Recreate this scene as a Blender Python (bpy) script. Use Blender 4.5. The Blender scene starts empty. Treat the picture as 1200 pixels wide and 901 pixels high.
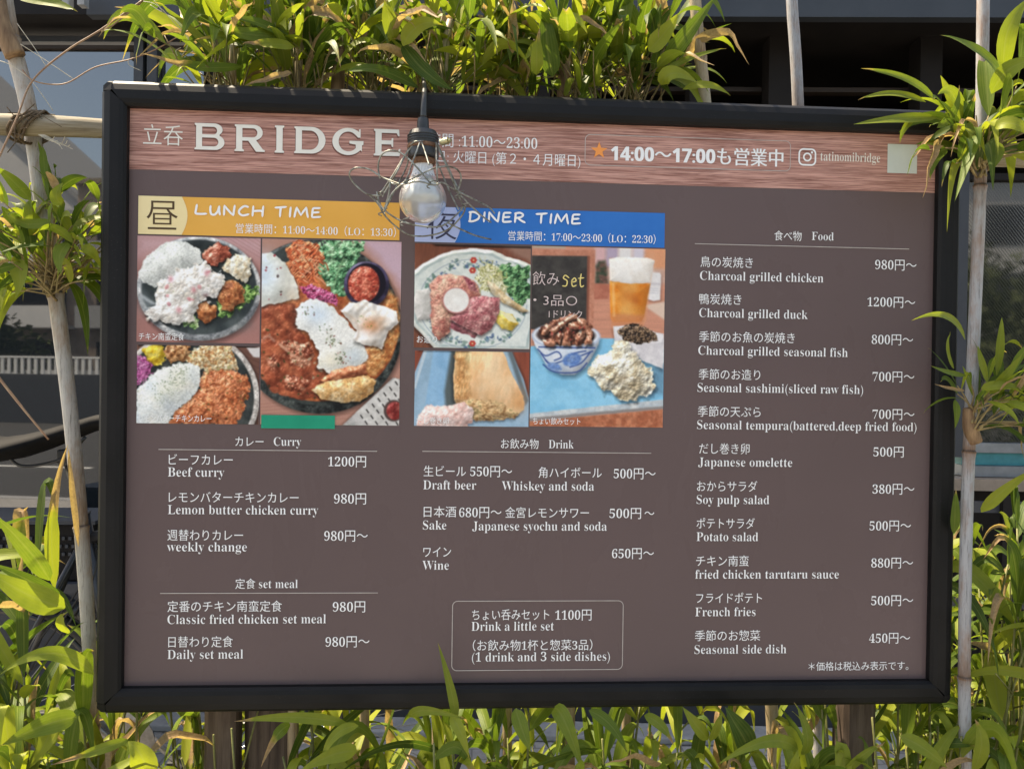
import bpy, bmesh, math, random
import numpy as np
from mathutils import Vector, Matrix

# ------------------------------------------------------------------ camera, sky, sun, exposure
SC = bpy.context.scene
COL = SC.collection
R_ = math.radians
Z0 = 1.25                                   # height of the board's centre
CAM = np.array([-0.1091, -1.1101, Z0 + 0.0352])
YAW, PITCH, ROLL, F = -0.0594, -0.0079, -0.0143, 900.0

def _rot():
    cy, sy = math.cos(YAW), math.sin(YAW); cp, sp = math.cos(PITCH), math.sin(PITCH); cr, sr = math.cos(ROLL), math.sin(ROLL)
    rz = np.array([[cy, -sy, 0], [sy, cy, 0], [0, 0, 1]]); rx = np.array([[1, 0, 0], [0, cp, -sp], [0, sp, cp]]); ry = np.array([[cr, 0, sr], [0, 1, 0], [-sr, 0, cr]])
    return rz @ rx @ ry
ROT = _rot()
cam = bpy.data.objects.new('camera', bpy.data.cameras.new('camera')); COL.objects.link(cam)
cam.data.sensor_width = 36.0; cam.data.lens = 36.0 * F / 1200.0
cam.data.clip_start = 0.02; cam.data.clip_end = 3000
r, f, u = ROT[:, 0], ROT[:, 1], ROT[:, 2]
cam.matrix_world = Matrix(((r[0], u[0], -f[0], CAM[0]), (r[1], u[1], -f[1], CAM[1]), (r[2], u[2], -f[2], CAM[2]), (0, 0, 0, 1)))
SC.camera = cam

SUN_DIR = Vector((-0.42, 0.24, 0.87)).normalized()     # towards the sun: high, from the left and a little behind the board
SUN_EL = math.asin(SUN_DIR.z); SUN_AZ = math.atan2(SUN_DIR.x, SUN_DIR.y)
w = bpy.data.worlds.new('World'); SC.world = w; w.use_nodes = True
nt = w.node_tree
bg = nt.nodes['Background']; sky = nt.nodes.new('ShaderNodeTexSky')
sky.sky_type = 'NISHITA'; sky.sun_disc = False; sky.sun_elevation = SUN_EL; sky.sun_rotation = SUN_AZ
sky.air_density = 1.0; sky.dust_density = 2.0; sky.ozone_density = 1.0
nt.links.new(sky.outputs[0], bg.inputs[0]); bg.inputs[1].default_value = 0.13
sun = bpy.data.objects.new('sun', bpy.data.lights.new('sun', 'SUN')); COL.objects.link(sun)
sun.data.energy = 3.9; sun.data.angle = R_(0.8); sun.data.color = (1.0, 0.95, 0.87)
sun.rotation_euler = SUN_DIR.to_track_quat('Z', 'Y').to_euler(); sun.location = (-3, 2, 8)
vs = SC.view_settings
vs.view_transform = 'Standard'; vs.look = 'None'; vs.gamma = 1.0; vs.use_curve_mapping = False
vs.exposure = 1.69
vs.use_white_balance = True; vs.white_balance_temperature = 8100; vs.white_balance_tint = 9
SC.cycles.max_bounces = 8; SC.cycles.transparent_max_bounces = 8; SC.cycles.use_denoising = True

# ------------------------------------------------------------------ helpers
def at(px, py, Y):
    """world point on the vertical plane y = Y seen at picture position px, py"""
    d = ROT @ np.array([(px - 600) / F, 1.0, -(py - 450.5) / F])
    t = (Y - CAM[1]) / d[1]
    return Vector(CAM + d * t)
def pxsize(Y): return (Y - CAM[1]) / F     # metres per pixel at that plane

def lin(c):
    c = np.asarray(c, float) / 255.0
    return np.where(c <= 0.04045, c / 12.92, ((c + 0.055) / 1.055) ** 2.4)
def L3(r, g, b): return tuple(float(v) for v in lin((r, g, b))) + (1.0,)

def tag(o, label=None, cat=None, group=None, kind=None):
    if label: o['label'] = label
    if cat: o['category'] = cat
    if group: o['group'] = group
    if kind: o['kind'] = kind
    return o
def thing(name, loc, label, cat, group=None):
    o = bpy.data.objects.new(name, None); COL.objects.link(o)
    o.location = loc; o.empty_display_size = 0.05
    return tag(o, label, cat, group)
def root_loc(p):
    v = Vector((0, 0, 0))
    while p is not None:
        v += p.location; p = p.parent
    return v
def link(name, me, mat, parent=None, smooth=False):
    o = bpy.data.objects.new(name, me); COL.objects.link(o)
    if mat is not None and not me.materials: me.materials.append(mat)
    if parent is not None:
        L = root_loc(parent)
        if L.length: me.transform(Matrix.Translation(-L))
        o.parent = parent
    if smooth:
        me.polygons.foreach_set('use_smooth', [True] * len(me.polygons))
    return o

class MB:
    """collects shapes for one mesh"""
    def __init__(s): s.v = []; s.f = []; s.col = []
    def add(s, vs_, fs, col=None):
        n = len(s.v); s.v += [tuple(p) for p in vs_]; s.f += [tuple(i + n for i in q) for q in fs]
        s.col += [col if col is not None else (0, 0, 0, 0)] * len(vs_) if not isinstance(col, list) else col
        return s
    def box(s, a, b):
        x0, y0, z0 = (min(a[i], b[i]) for i in range(3)); x1, y1, z1 = (max(a[i], b[i]) for i in range(3))
        return s.add([(x0, y0, z0), (x1, y0, z0), (x1, y1, z0), (x0, y1, z0), (x0, y0, z1), (x1, y0, z1), (x1, y1, z1), (x0, y1, z1)],
                     [(0, 3, 2, 1), (4, 5, 6, 7), (0, 1, 5, 4), (1, 2, 6, 5), (2, 3, 7, 6), (3, 0, 4, 7)])
    def tube(s, pts, rad, n=8, cap=True, col=None, smooth_pts=0):
        pts = [Vector(p) for p in pts]
        if smooth_pts: pts = catmull(pts, smooth_pts)
        rr = rad if isinstance(rad, (list, tuple)) else [rad] * len(pts)
        if len(rr) != len(pts):
            rr = list(np.interp(np.linspace(0, 1, len(pts)), np.linspace(0, 1, len(rr)), rr))
        base = len(s.v); N = None
        vs_ = []; cc = []
        for i, p in enumerate(pts):
            t = (pts[min(i + 1, len(pts) - 1)] - pts[max(i - 1, 0)]).normalized()
            if N is None:
                N = t.orthogonal().normalized()
            N = (N - t * N.dot(t))
            N = N.normalized() if N.length > 1e-6 else t.orthogonal().normalized()
            B = t.cross(N)
            for k in range(n):
                a = 2 * math.pi * k / n
                vs_.append(p + (N * math.cos(a) + B * math.sin(a)) * rr[i])
                cc.append((i / (len(pts) - 1), 0, 0, 1) if col is None else (col[i] if isinstance(col, list) else col))
        fs = []
        for i in range(len(pts) - 1):
            for k in range(n):
                a, b = i * n + k, i * n + (k + 1) % n
                fs.append((a, b, b + n, a + n))
        if cap:
            fs.append(tuple(range(n - 1, -1, -1))); fs.append(tuple(range((len(pts) - 1) * n, len(pts) * n)))
        return s.add(vs_, fs, cc)
    def lathe(s, prof, c, n=32, axis=Vector((0, 0, 1))):
        """prof: (radius, height) along axis from c"""
        axis = axis.normalized(); N = axis.orthogonal().normalized(); B = axis.cross(N); c = Vector(c)
        vs_ = []; fs = []
        for (r0, h) in prof:
            for k in range(n):
                a = 2 * math.pi * k / n
                vs_.append(c + axis * h + (N * math.cos(a) + B * math.sin(a)) * max(r0, 1e-5))
        for i in range(len(prof) - 1):
            for k in range(n):
                a, b = i * n + k, i * n + (k + 1) % n
                fs.append((a, b, b + n, a + n))
        fs.append(tuple(range(n - 1, -1, -1))); fs.append(tuple(range((len(prof) - 1) * n, len(prof) * n)))
        return s.add(vs_, fs)
    def mesh(s, name, colname=None):
        me = bpy.data.meshes.new(name); me.from_pydata(s.v, [], s.f); me.update()
        if colname:
            ca = me.color_attributes.new(colname, 'FLOAT_COLOR', 'POINT')
            ca.data.foreach_set('color', np.array(s.col, np.float32).ravel())
        return me
    def build(s, name, mat, parent=None, smooth=False, colname=None, bevel=0):
        me = s.mesh(name, colname)
        if bevel:
            bm = bmesh.new(); bm.from_mesh(me)
            bmesh.ops.bevel(bm, geom=[e for e in bm.edges], offset=bevel, segments=2, affect='EDGES', profile=0.5, clamp_overlap=True)
            bm.to_mesh(me); bm.free()
        return link(name, me, mat, parent, smooth)

def catmull(P, k):
    P = [Vector(p) for p in P]
    out = []
    for i in range(len(P) - 1):
        p0, p1, p2, p3 = P[max(i - 1, 0)], P[i], P[i + 1], P[min(i + 2, len(P) - 1)]
        for j in range(k):
            t = j / k
            out.append(0.5 * ((2 * p1) + (p2 - p0) * t + (2 * p0 - 5 * p1 + 4 * p2 - p3) * t * t + (3 * p1 - p0 - 3 * p2 + p3) * t ** 3))
    out.append(P[-1]); return out

# ------------------------------------------------------------------ materials
class NT:
    def __init__(s, name):
        s.m = bpy.data.materials.new(name); s.m.use_nodes = True; s.n = s.m.node_tree.nodes; s.l = s.m.node_tree.links
        s.p = s.n['Principled BSDF']; s.out = s.n['Material Output']
    def node(s, t, **kw):
        x = s.n.new(t)
        for k, v in kw.items():
            if k.startswith('i_'):
                key = k[2:]; key = int(key) if key.isdigit() else key
                x.inputs[key].default_value = v
            else: setattr(x, k, v)
        return x
    def link(s, a, b): s.l.new(a, b)
    def coords(s, scale=(1, 1, 1), kind='Object', rot=(0, 0, 0)):
        tc = s.node('ShaderNodeTexCoord'); mp = s.node('ShaderNodeMapping'); mp.inputs['Scale'].default_value = scale; mp.inputs['Rotation'].default_value = rot
        s.link(tc.outputs[kind], mp.inputs[0]); return mp.outputs[0]
    def noise(s, vec, scale, detail=4, rough=0.55, dist=0.0):
        x = s.node('ShaderNodeTexNoise'); x.inputs['Scale'].default_value = scale; x.inputs['Detail'].default_value = detail
        x.inputs['Roughness'].default_value = rough; x.inputs['Distortion'].default_value = dist
        if vec is not None: s.link(vec, x.inputs['Vector'])
        return x.outputs['Fac']
    def ramp(s, fac, stops):
        x = s.node('ShaderNodeValToRGB'); e = x.color_ramp.elements
        while len(e) < len(stops): e.new(0.5)
        for k, (p, c) in enumerate(stops):
            e[k].position = p; e[k].color = c if isinstance(c, (tuple, list)) else (c, c, c, 1)
        s.link(fac, x.inputs[0]); return x.outputs[0]
    def mix(s, fac, a, b, mode='MIX'):
        x = s.node('ShaderNodeMix', data_type='RGBA', blend_type=mode)
        for sock, v in ((x.inputs['Factor'], fac), (x.inputs['A'], a), (x.inputs['B'], b)):
            if hasattr(v, 'is_output'): s.link(v, sock)
            else: sock.default_value = v
        return x.outputs['Result']
    def math(s, op, a, b=0.0):
        x = s.node('ShaderNodeMath', operation=op)
        for k, v in enumerate((a, b)):
            if hasattr(v, 'is_output'): s.link(v, x.inputs[k])
            else: x.inputs[k].default_value = v
        return x.outputs[0]
    def bump(s, h, strength=0.3, dist=0.002):
        x = s.node('ShaderNodeBump'); x.inputs['Strength'].default_value = strength; x.inputs['Distance'].default_value = dist
        s.link(h, x.inputs['Height']); s.link(x.outputs[0], s.p.inputs['Normal'])
    def base(s, c, rough=0.5, spec=0.5, metal=0.0):
        if hasattr(c, 'is_output'): s.link(c, s.p.inputs['Base Color'])
        else: s.p.inputs['Base Color'].default_value = c
        if hasattr(rough, 'is_output'): s.link(rough, s.p.inputs['Roughness'])
        else: s.p.inputs['Roughness'].default_value = rough
        s.p.inputs['Specular IOR Level'].default_value = spec; s.p.inputs['Metallic'].default_value = metal
        return s.m

def mottled(name, c1, c2, scale=20, rough=0.6, spec=0.4, bump=0.0, metal=0.0, stretch=(1, 1, 1), bdist=0.002):
    t = NT(name); v = t.coords(stretch); n = t.noise(v, scale, 6, 0.6)
    col = t.ramp(n, [(0.3, c1), (0.72, c2)])
    if bump: t.bump(n, bump, bdist)
    return t.base(col, rough, spec, metal)
M = {}
# board
t = NT('panel_print'); v = t.coords(); n = t.noise(v, 3.0, 3, 0.5)
M['panel'] = t.base(t.ramp(n, [(0.3, L3(95, 80, 79)), (0.75, L3(100, 84, 83))]), 0.45, 0.16)
t.p.inputs['Coat Weight'].default_value = 0.12
t.link(t.ramp(t.noise(t.coords((1.6, 1, 0.7)), 5.5, 6, 0.62, 0.6), [(0.35, 0.16), (0.65, 0.42)]), t.p.inputs['Coat Roughness'])
dn = t.ramp(t.noise(t.coords(), 300, 2, 0.6), [(0.70, 0.0), (0.76, 1.0)]); cb = t.p.inputs['Base Color'].links[0].from_socket
t.link(t.mix(t.math('MULTIPLY', dn, 0.22), cb, (0.25, 0.23, 0.22, 1)), t.p.inputs['Base Color'])
t = NT('white_ink'); v = t.coords(); n = t.noise(v, 60, 2)
M['white'] = t.base(t.ramp(n, [(0.2, (0.82, 0.82, 0.82, 1)), (0.8, (0.86, 0.86, 0.85, 1))]), 0.5, 0.2)
M['cream_ink'] = mottled('cream_ink', (0.74, 0.71, 0.64, 1), (0.8, 0.77, 0.7, 1), 60, 0.5, 0.14)
M['rule_ink'] = mottled('rule_ink', L3(170, 160, 155), L3(195, 187, 180), 40, 0.5, 0.14)
M['brown_ink'] = mottled('brown_ink', L3(84, 66, 48), L3(92, 76, 56), 60, 0.5, 0.14)
M['navy_ink'] = mottled('navy_ink', L3(58, 60, 82), L3(70, 70, 92), 60, 0.5, 0.14)
M['orange'] = mottled('orange_print', L3(224, 166, 78), L3(231, 174, 88), 14, 0.5, 0.14)
M['cream'] = mottled('cream_print', L3(233, 213, 160), L3(238, 220, 172), 14, 0.5, 0.14)
M['blue'] = mottled('blue_print', L3(36, 106, 182), L3(46, 118, 194), 14, 0.5, 0.14)
M['lilac'] = mottled('lilac_print', L3(160, 176, 216), L3(172, 186, 224), 14, 0.5, 0.14)
M['star'] = mottled('star_print', L3(236, 146, 78), L3(242, 158, 90), 30, 0.5, 0.14)
M['sticker'] = mottled('sticker_print', L3(190, 197, 190), L3(200, 206, 199), 30, 0.5, 0.14)
M['tape'] = mottled('tape_print', L3(4, 138, 108), L3(14, 150, 118), 30, 0.5, 0.14)
M['letter_shade'] = mottled('dark_letter_print', L3(110, 74, 66), L3(124, 84, 76), 90, 0.5, 0.14)
M['yellow_chalk'] = mottled('yellow_chalk', L3(222, 200, 120), L3(235, 215, 140), 90, 0.6)
M['pink_chalk'] = mottled('pink_chalk', L3(205, 180, 178), L3(225, 210, 205), 90, 0.6)
# wood print of the header
t = NT('wood_print'); v = t.coords((1.9, 1, 105)); v2 = t.coords((0.55, 1, 6)); v3 = t.coords((7, 1, 190))
warp = t.noise(v2, 2.2, 3, 0.5)
va = t.node('ShaderNodeVectorMath', operation='ADD'); sc = t.node('ShaderNodeVectorMath', operation='SCALE'); sc.inputs['Scale'].default_value = 5.0
cx = t.node('ShaderNodeCombineXYZ'); t.link(warp, cx.inputs['Z']); t.link(cx.outputs[0], sc.inputs[0]); t.link(v, va.inputs[0]); t.link(sc.outputs[0], va.inputs[1])
g1 = t.noise(va.outputs[0], 3.2, 6, 0.68)
g2 = t.noise(v3, 2.0, 4, 0.6)
c = t.ramp(g1, [(0.33, L3(124, 80, 70)), (0.43, L3(178, 128, 116)), (0.55, L3(204, 155, 141)), (0.75, L3(218, 172, 158))])
c = t.mix(0.42, c, t.ramp(g2, [(0.40, L3(112, 70, 60)), (0.56, L3(202, 158, 145))]), 'MIX')
pore = t.ramp(t.noise(t.coords((9, 1, 420)), 1.6, 3, 0.6), [(0.53, 0.0), (0.60, 1.0)])
band = t.ramp(g1, [(0.36, 1.0), (0.58, 0.25)])
c = t.mix(t.math('MULTIPLY', t.math('MULTIPLY', pore, band), 0.75), c, L3(84, 48, 42))
ridge = t.ramp(t.math('ABSOLUTE', t.math('SUBTRACT', t.noise(va.outputs[0], 1.9, 4, 0.6), 0.5)), [(0.0, 1.0), (0.028, 0.0)])
c = t.mix(t.math('MULTIPLY', ridge, 0.6), c, L3(96, 56, 48))
M['wood_print'] = t.base(c, 0.5, 0.14)
# painted frame
t = NT('black_powder_coat'); v = t.coords(); n = t.noise(v, 18, 5, 0.6); n2 = t.noise(v, 900, 2)
M['frame'] = t.base(t.ramp(n, [(0.3, (0.005, 0.0048, 0.005, 1)), (0.75, (0.010, 0.0095, 0.0098, 1))]), t.ramp(n, [(0.3, 0.45), (0.7, 0.58)]), 0.20)
dn = t.ramp(t.noise(t.coords(), 420, 3, 0.7), [(0.64, 0.0), (0.70, 1.0)]); ds = t.ramp(t.noise(t.coords(), 7, 4), [(0.45, 0.0), (0.7, 1.0)])
cb = t.p.inputs['Base Color'].links[0].from_socket
t.link(t.mix(t.math('MULTIPLY', t.math('MULTIPLY', dn, ds), 0.5), cb, (0.09, 0.085, 0.08, 1)), t.p.inputs['Base Color'])
t.bump(n2, 0.05, 0.0004)
t = NT('picture_print'); a = t.node('ShaderNodeAttribute', attribute_name='print')
M['picture'] = t.base(a.outputs['Color'], 0.45, 0.14)
# lamp
M['socket'] = mottled('black_bakelite', (0.018, 0.019, 0.02, 1), (0.04, 0.042, 0.044, 1), 70, 0.42, 0.5)
M['rust'] = mottled('rusty_collar', (0.10, 0.045, 0.025, 1), (0.26, 0.14, 0.08, 1), 160, 0.7, 0.4, 0.3, 0.3)
t = NT('cage_wire'); v = t.coords(); n = t.noise(v, 130, 5)
M['wire'] = t.base(t.ramp(n, [(0.35, (0.10, 0.085, 0.06, 1)), (0.55, (0.24, 0.25, 0.22, 1)), (0.8, (0.42, 0.43, 0.40, 1))]), 0.42, 0.5, 0.45)
M['brass'] = mottled('brass_screw', (0.35, 0.30, 0.16, 1), (0.55, 0.50, 0.30, 1), 120, 0.35, 0.5, 0, 0.8)
t = NT('bulb_housing'); v = t.coords(); n = t.noise(v, 90, 3)
M['bulb_white'] = t.base(t.ramp(n, [(0.3, (0.55, 0.56, 0.57, 1)), (0.7, (0.7, 0.71, 0.72, 1))]), 0.35, 0.5)
t = NT('frosted_glass'); v = t.coords(); n = t.noise(v, 26, 4)
t.base(t.ramp(n, [(0.3, (0.74, 0.80, 0.81, 1)), (0.7, (0.84, 0.88, 0.88, 1))]), 0.30, 0.5)
t.p.inputs['Transmission Weight'].default_value = 0.80; t.p.inputs['IOR'].default_value = 1.2
t.p.inputs['Coat Weight'].default_value = 0.5; t.p.inputs['Coat Roughness'].default_value = 0.06
M['bulb_glass'] = t.m
# plants
def leaf_mat(name, dark, mid, light, tan, dry_amt):
    t = NT(name); a = t.node('ShaderNodeAttribute', attribute_name='leaf')
    sp = t.node('ShaderNodeSeparateColor'); t.link(a.outputs['Color'], sp.inputs[0])
    tt, rnd, dry = sp.outputs[0], sp.outputs[1], sp.outputs[2]
    v = t.coords(); nz = t.noise(v, 55, 4, 0.6); nz2 = t.noise(v, 260, 3)
    col = t.ramp(t.math('ADD', t.math('MULTIPLY', rnd, 0.8), t.math('MULTIPLY', nz, 0.25)), [(0.12, dark), (0.5, mid), (0.85, light)])
    # fine lengthwise veins, across position stored in alpha
    vein = t.math('SINE', t.math('MULTIPLY', a.outputs['Alpha'], 46.0))
    col = t.mix(t.math('MULTIPLY', t.math('ADD', vein, 1.0), 0.085), col, (0.30, 0.33, 0.08, 1))
    mid_rib = t.math('LESS_THAN', t.math('ABSOLUTE', t.math('SUBTRACT', a.outputs['Alpha'], 0.5)), 0.035)
    col = t.mix(t.math('MULTIPLY', mid_rib, 0.35), col, (0.32, 0.34, 0.10, 1))
    # dry tip: starts where t passes 1 - dry, yellow band then straw
    edge = t.math('SUBTRACT', t.math('ADD', t.math('ADD', tt, dry), t.math('MULTIPLY', t.math('SUBTRACT', nz, 0.5), 0.35)), 1.0)
    yel = t.ramp(edge, [(0.0, 0.0), (0.10, 1.0)]); tanf = t.ramp(edge, [(0.05, 0.0), (0.14, 1.0)])
    col = t.mix(yel, col, (0.42, 0.34, 0.06, 1))
    tcol = t.ramp(nz2, [(0.3, tan), (0.75, tuple(min(1, k * 1.6) for k in tan[:3]) + (1,))])
    col = t.mix(tanf, col, tcol)
    t.base(col, 0.5, 0.28)
    tr = t.node('ShaderNodeBsdfTranslucent'); t.link(t.mix(1.0, col, (0.95, 1.0, 0.55, 1), 'MULTIPLY'), tr.inputs[0])
    mx = t.node('ShaderNodeMixShader'); mx.inputs[0].default_value = 0.48
    t.link(t.p.outputs[0], mx.inputs[1]); t.link(tr.outputs[0], mx.inputs[2]); t.link(mx.outputs[0], t.out.inputs[0])
    t.bump(vein, 0.12, 0.0006)
    return t.m
M['leaf'] = leaf_mat('bamboo_leaf', (0.038, 0.082, 0.012, 1), (0.125, 0.190, 0.020, 1), (0.33, 0.36, 0.04, 1), (0.33, 0.22, 0.12, 1), 1)
def culm_mat(name, pale, grey, brown):
    t = NT(name); a = t.node('ShaderNodeAttribute', attribute_name='culm'); sp = t.node('ShaderNodeSeparateColor'); t.link(a.outputs['Color'], sp.inputs[0])
    v = t.coords((1, 1, 0.07)); n = t.noise(v, 420, 5, 0.7); v2 = t.coords((1, 1, 0.35)); n2 = t.noise(v2, 60, 5, 0.65)
    col = t.ramp(n, [(0.30, grey), (0.46, pale), (0.8, tuple(min(1, k * 1.15) for k in pale[:3]) + (1,))])
    streak = t.ramp(t.noise(t.coords((1, 1, 0.06)), 380, 5, 0.75), [(0.58, 0.0), (0.63, 1.0)])
    col = t.mix(t.math('MULTIPLY', streak, 0.55), col, (0.07, 0.06, 0.06, 1))
    blot = t.ramp(t.noise(t.coords((1, 1, 0.4)), 34, 5, 0.65), [(0.48, 0.0), (0.66, 1.0)])
    col = t.mix(t.math('MULTIPLY', blot, 0.6), col, tuple(min(1, k * 1.15) for k in brown[:3]) + (1,))
    br = t.math('MULTIPLY', sp.outputs[1], t.ramp(n2, [(0.30, 0.35), (0.55, 1.0)]))
    col = t.mix(br, col, t.ramp(n, [(0.35, tuple(k * 0.55 for k in brown[:3]) + (1,)), (0.65, brown)]))
    col = t.mix(t.math('MULTIPLY', sp.outputs[2], 0.85), col, (0.045, 0.03, 0.02, 1))
    t.bump(n, 0.25, 0.0008)
    return t.base(col, 0.55, 0.3)
M['culm_grey'] = culm_mat('weathered_culm', (0.33, 0.33, 0.335, 1), (0.15, 0.15, 0.155, 1), (0.20, 0.105, 0.055, 1))
M['culm_pale'] = culm_mat('pale_dry_culm', (0.44, 0.42, 0.385, 1), (0.25, 0.235, 0.21, 1), (0.26, 0.15, 0.07, 1))
M['culm_tan'] = culm_mat('dry_culm', (0.42, 0.34, 0.22, 1), (0.24, 0.18, 0.11, 1), (0.22, 0.12, 0.06, 1))
M['twig'] = mottled('dry_twig', (0.16, 0.10, 0.045, 1), (0.34, 0.27, 0.12, 1), 90, 0.65)
M['sheath'] = mottled('dry_sheath', (0.11, 0.06, 0.035, 1), (0.34, 0.22, 0.12, 1), 120, 0.7, 0.3, 0.3, 0, (1, 1, 0.1))
M['green_stem'] = mottled('green_stem', (0.10, 0.11, 0.03, 1), (0.22, 0.21, 0.07, 1), 60, 0.55)
M['vine'] = mottled('dry_vine_bark', (0.22, 0.11, 0.065, 1), (0.38, 0.25, 0.15, 1), 60, 0.6)
M['vine_pale'] = mottled('pale_tendril', (0.42, 0.38, 0.28, 1), (0.6, 0.54, 0.42, 1), 60, 0.6)
M['lash'] = mottled('lash_fibre', (0.05, 0.035, 0.02, 1), (0.17, 0.12, 0.075, 1), 120, 0.8, 0.2, 0.4)
def wood(name, a_, b_, c_, axis='Z', sc_=1.0):
    t = NT(name); st = {'Z': (1, 1, 0.06), 'X': (0.06, 1, 1)}[axis]
    n = t.noise(t.coords(st), 95 * sc_, 7, 0.68, 0.4); n2 = t.noise(t.coords(), 9, 4)
    col = t.ramp(n, [(0.34, a_), (0.5, b_), (0.74, c_)])
    col = t.mix(t.math('MULTIPLY', n2, 0.5), col, a_)
    crack = t.ramp(t.noise(t.coords(tuple(k * 0.6 for k in st)), 60 * sc_, 4, 0.6), [(0.64, 0.0), (0.67, 1.0)])
    col = t.mix(t.math('MULTIPLY', crack, 0.8), col, (0.012, 0.009, 0.007, 1))
    t.bump(n, 0.5, 0.002)
    return t.base(col, 0.75, 0.25)
M['post_wood'] = wood('weathered_post_wood', (0.045, 0.031, 0.024, 1), (0.095, 0.068, 0.052, 1), (0.17, 0.13, 0.10, 1))
M['rail_wood'] = wood('weathered_rail_wood', (0.11, 0.085, 0.05, 1), (0.28, 0.235, 0.16, 1), (0.46, 0.42, 0.34, 1), 'X')
# building
M['slate'] = mottled('slate_paint', (0.030, 0.035, 0.043, 1), (0.040, 0.046, 0.055, 1), 6, 0.5, 0.4)
M['slate_dark'] = mottled('dark_slate_paint', (0.03, 0.033, 0.04, 1), (0.042, 0.045, 0.053, 1), 9, 0.5, 0.4)
M['dark'] = mottled('dark_interior', (0.006, 0.005, 0.005, 1), (0.014, 0.011, 0.010, 1), 5, 0.7, 0.2)
M['dark_brown'] = mottled('dark_brown_board', (0.022, 0.015, 0.012, 1), (0.036, 0.025, 0.020, 1), 12, 0.6, 0.3, 0, 0, (0.3, 1, 6))
M['alu'] = mottled('grey_aluminium', (0.16, 0.17, 0.18, 1), (0.24, 0.25, 0.26, 1), 20, 0.4, 0.5, 0, 0.3)
M['concrete'] = mottled('concrete', (0.24, 0.245, 0.25, 1), (0.36, 0.36, 0.36, 1), 22, 0.85, 0.3, 0.3)
M['teal'] = mottled('teal_strip', (0.02, 0.16, 0.18, 1), (0.04, 0.25, 0.27, 1), 20, 0.4)
M['sill'] = mottled('tan_sill', (0.24, 0.18, 0.13, 1), (0.34, 0.26, 0.2, 1), 20, 0.6)
t = NT('window_glass'); v = t.coords(); n = t.noise(v, 0.9, 2)
M['glass'] = t.base(t.ramp(n, [(0.3, (0.010, 0.013, 0.016, 1)), (0.7, (0.016, 0.019, 0.022, 1))]), 0.02, 0.5)
t.p.inputs['IOR'].default_value = 2.4; t.bump(n, 0.02, 0.02)
t = NT('wired_glass'); wv = t.node('ShaderNodeTexWave', wave_type='BANDS', bands_direction='X'); wv.inputs['Scale'].default_value = 34
t.link(t.coords((1, 0, 1), rot=(0, R_(38), 0)), wv.inputs[0])
c = t.ramp(wv.outputs['Fac'], [(0.0, (0.010, 0.012, 0.012, 1)), (0.9, (0.020, 0.022, 0.021, 1))])
M['wired_glass'] = t.base(c, t.ramp(wv.outputs['Fac'], [(0.6, 0.03), (1.0, 0.12)]), 0.5); t.p.inputs['IOR'].default_value = 2.1
# bicycle
M['rubber'] = mottled('black_rubber', (0.012, 0.012, 0.012, 1), (0.022, 0.022, 0.022, 1), 60, 0.6, 0.4)
M['saddle'] = mottled('black_saddle', (0.005, 0.0045, 0.0045, 1), (0.009, 0.0085, 0.0085, 1), 40, 0.7, 0.10)
M['bike_paint'] = mottled('black_bike_paint', (0.012, 0.012, 0.013, 1), (0.02, 0.02, 0.021, 1), 20, 0.3, 0.5)
M['steel'] = mottled('dull_steel', (0.2, 0.2, 0.2, 1), (0.34, 0.34, 0.34, 1), 60, 0.35, 0.5, 0, 0.8)
# ground and street
t = NT('paving'); v = t.coords(); br = t.node('ShaderNodeTexBrick'); br.inputs['Scale'].default_value = 3.4; br.inputs['Mortar Size'].default_value = 0.012
br.inputs['Color1'].default_value = (0.30, 0.29, 0.275, 1); br.inputs['Color2'].default_value = (0.36, 0.35, 0.335, 1); br.inputs['Mortar'].default_value = (0.12, 0.115, 0.11, 1)
t.link(v, br.inputs['Vector']); n = t.noise(v, 30, 7, 0.65)
M['paving'] = t.base(t.mix(0.45, br.outputs['Color'], t.ramp(n, [(0.3, (0.18, 0.175, 0.165, 1)), (0.7, (0.4, 0.39, 0.375, 1))])), 0.85, 0.3); t.bump(n, 0.3, 0.003)
M['asphalt'] = mottled('asphalt', (0.040, 0.040, 0.041, 1), (0.062, 0.062, 0.062, 1), 60, 0.9, 0.3, 0.3)
M['soil'] = mottled('soil', (0.035, 0.025, 0.017, 1), (0.10, 0.075, 0.05, 1), 40, 0.95, 0.1, 0.8)
M['stone'] = mottled('grey_stone', (0.19, 0.18, 0.165, 1), (0.37, 0.35, 0.325, 1), 45, 0.85, 0.3, 0.6)
M['brick'] = mottled('brown_tile_wall', (0.16, 0.12, 0.095, 1), (0.24, 0.19, 0.155, 1), 3, 0.7)
M['pale_wall'] = mottled('pale_render', (0.58, 0.58, 0.58, 1), (0.66, 0.65, 0.64, 1), 1.5, 0.8)
M['white_paint'] = mottled('white_paint', (0.74, 0.74, 0.72, 1), (0.8, 0.8, 0.79, 1), 5, 0.5)
M['hedge_leaf'] = mottled('hedge_leaf', (0.03, 0.05, 0.015, 1), (0.10, 0.12, 0.035, 1), 1.3, 0.6)
M['bark'] = mottled('bark', (0.05, 0.035, 0.025, 1), (0.12, 0.09, 0.07, 1), 20, 0.9)

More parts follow.
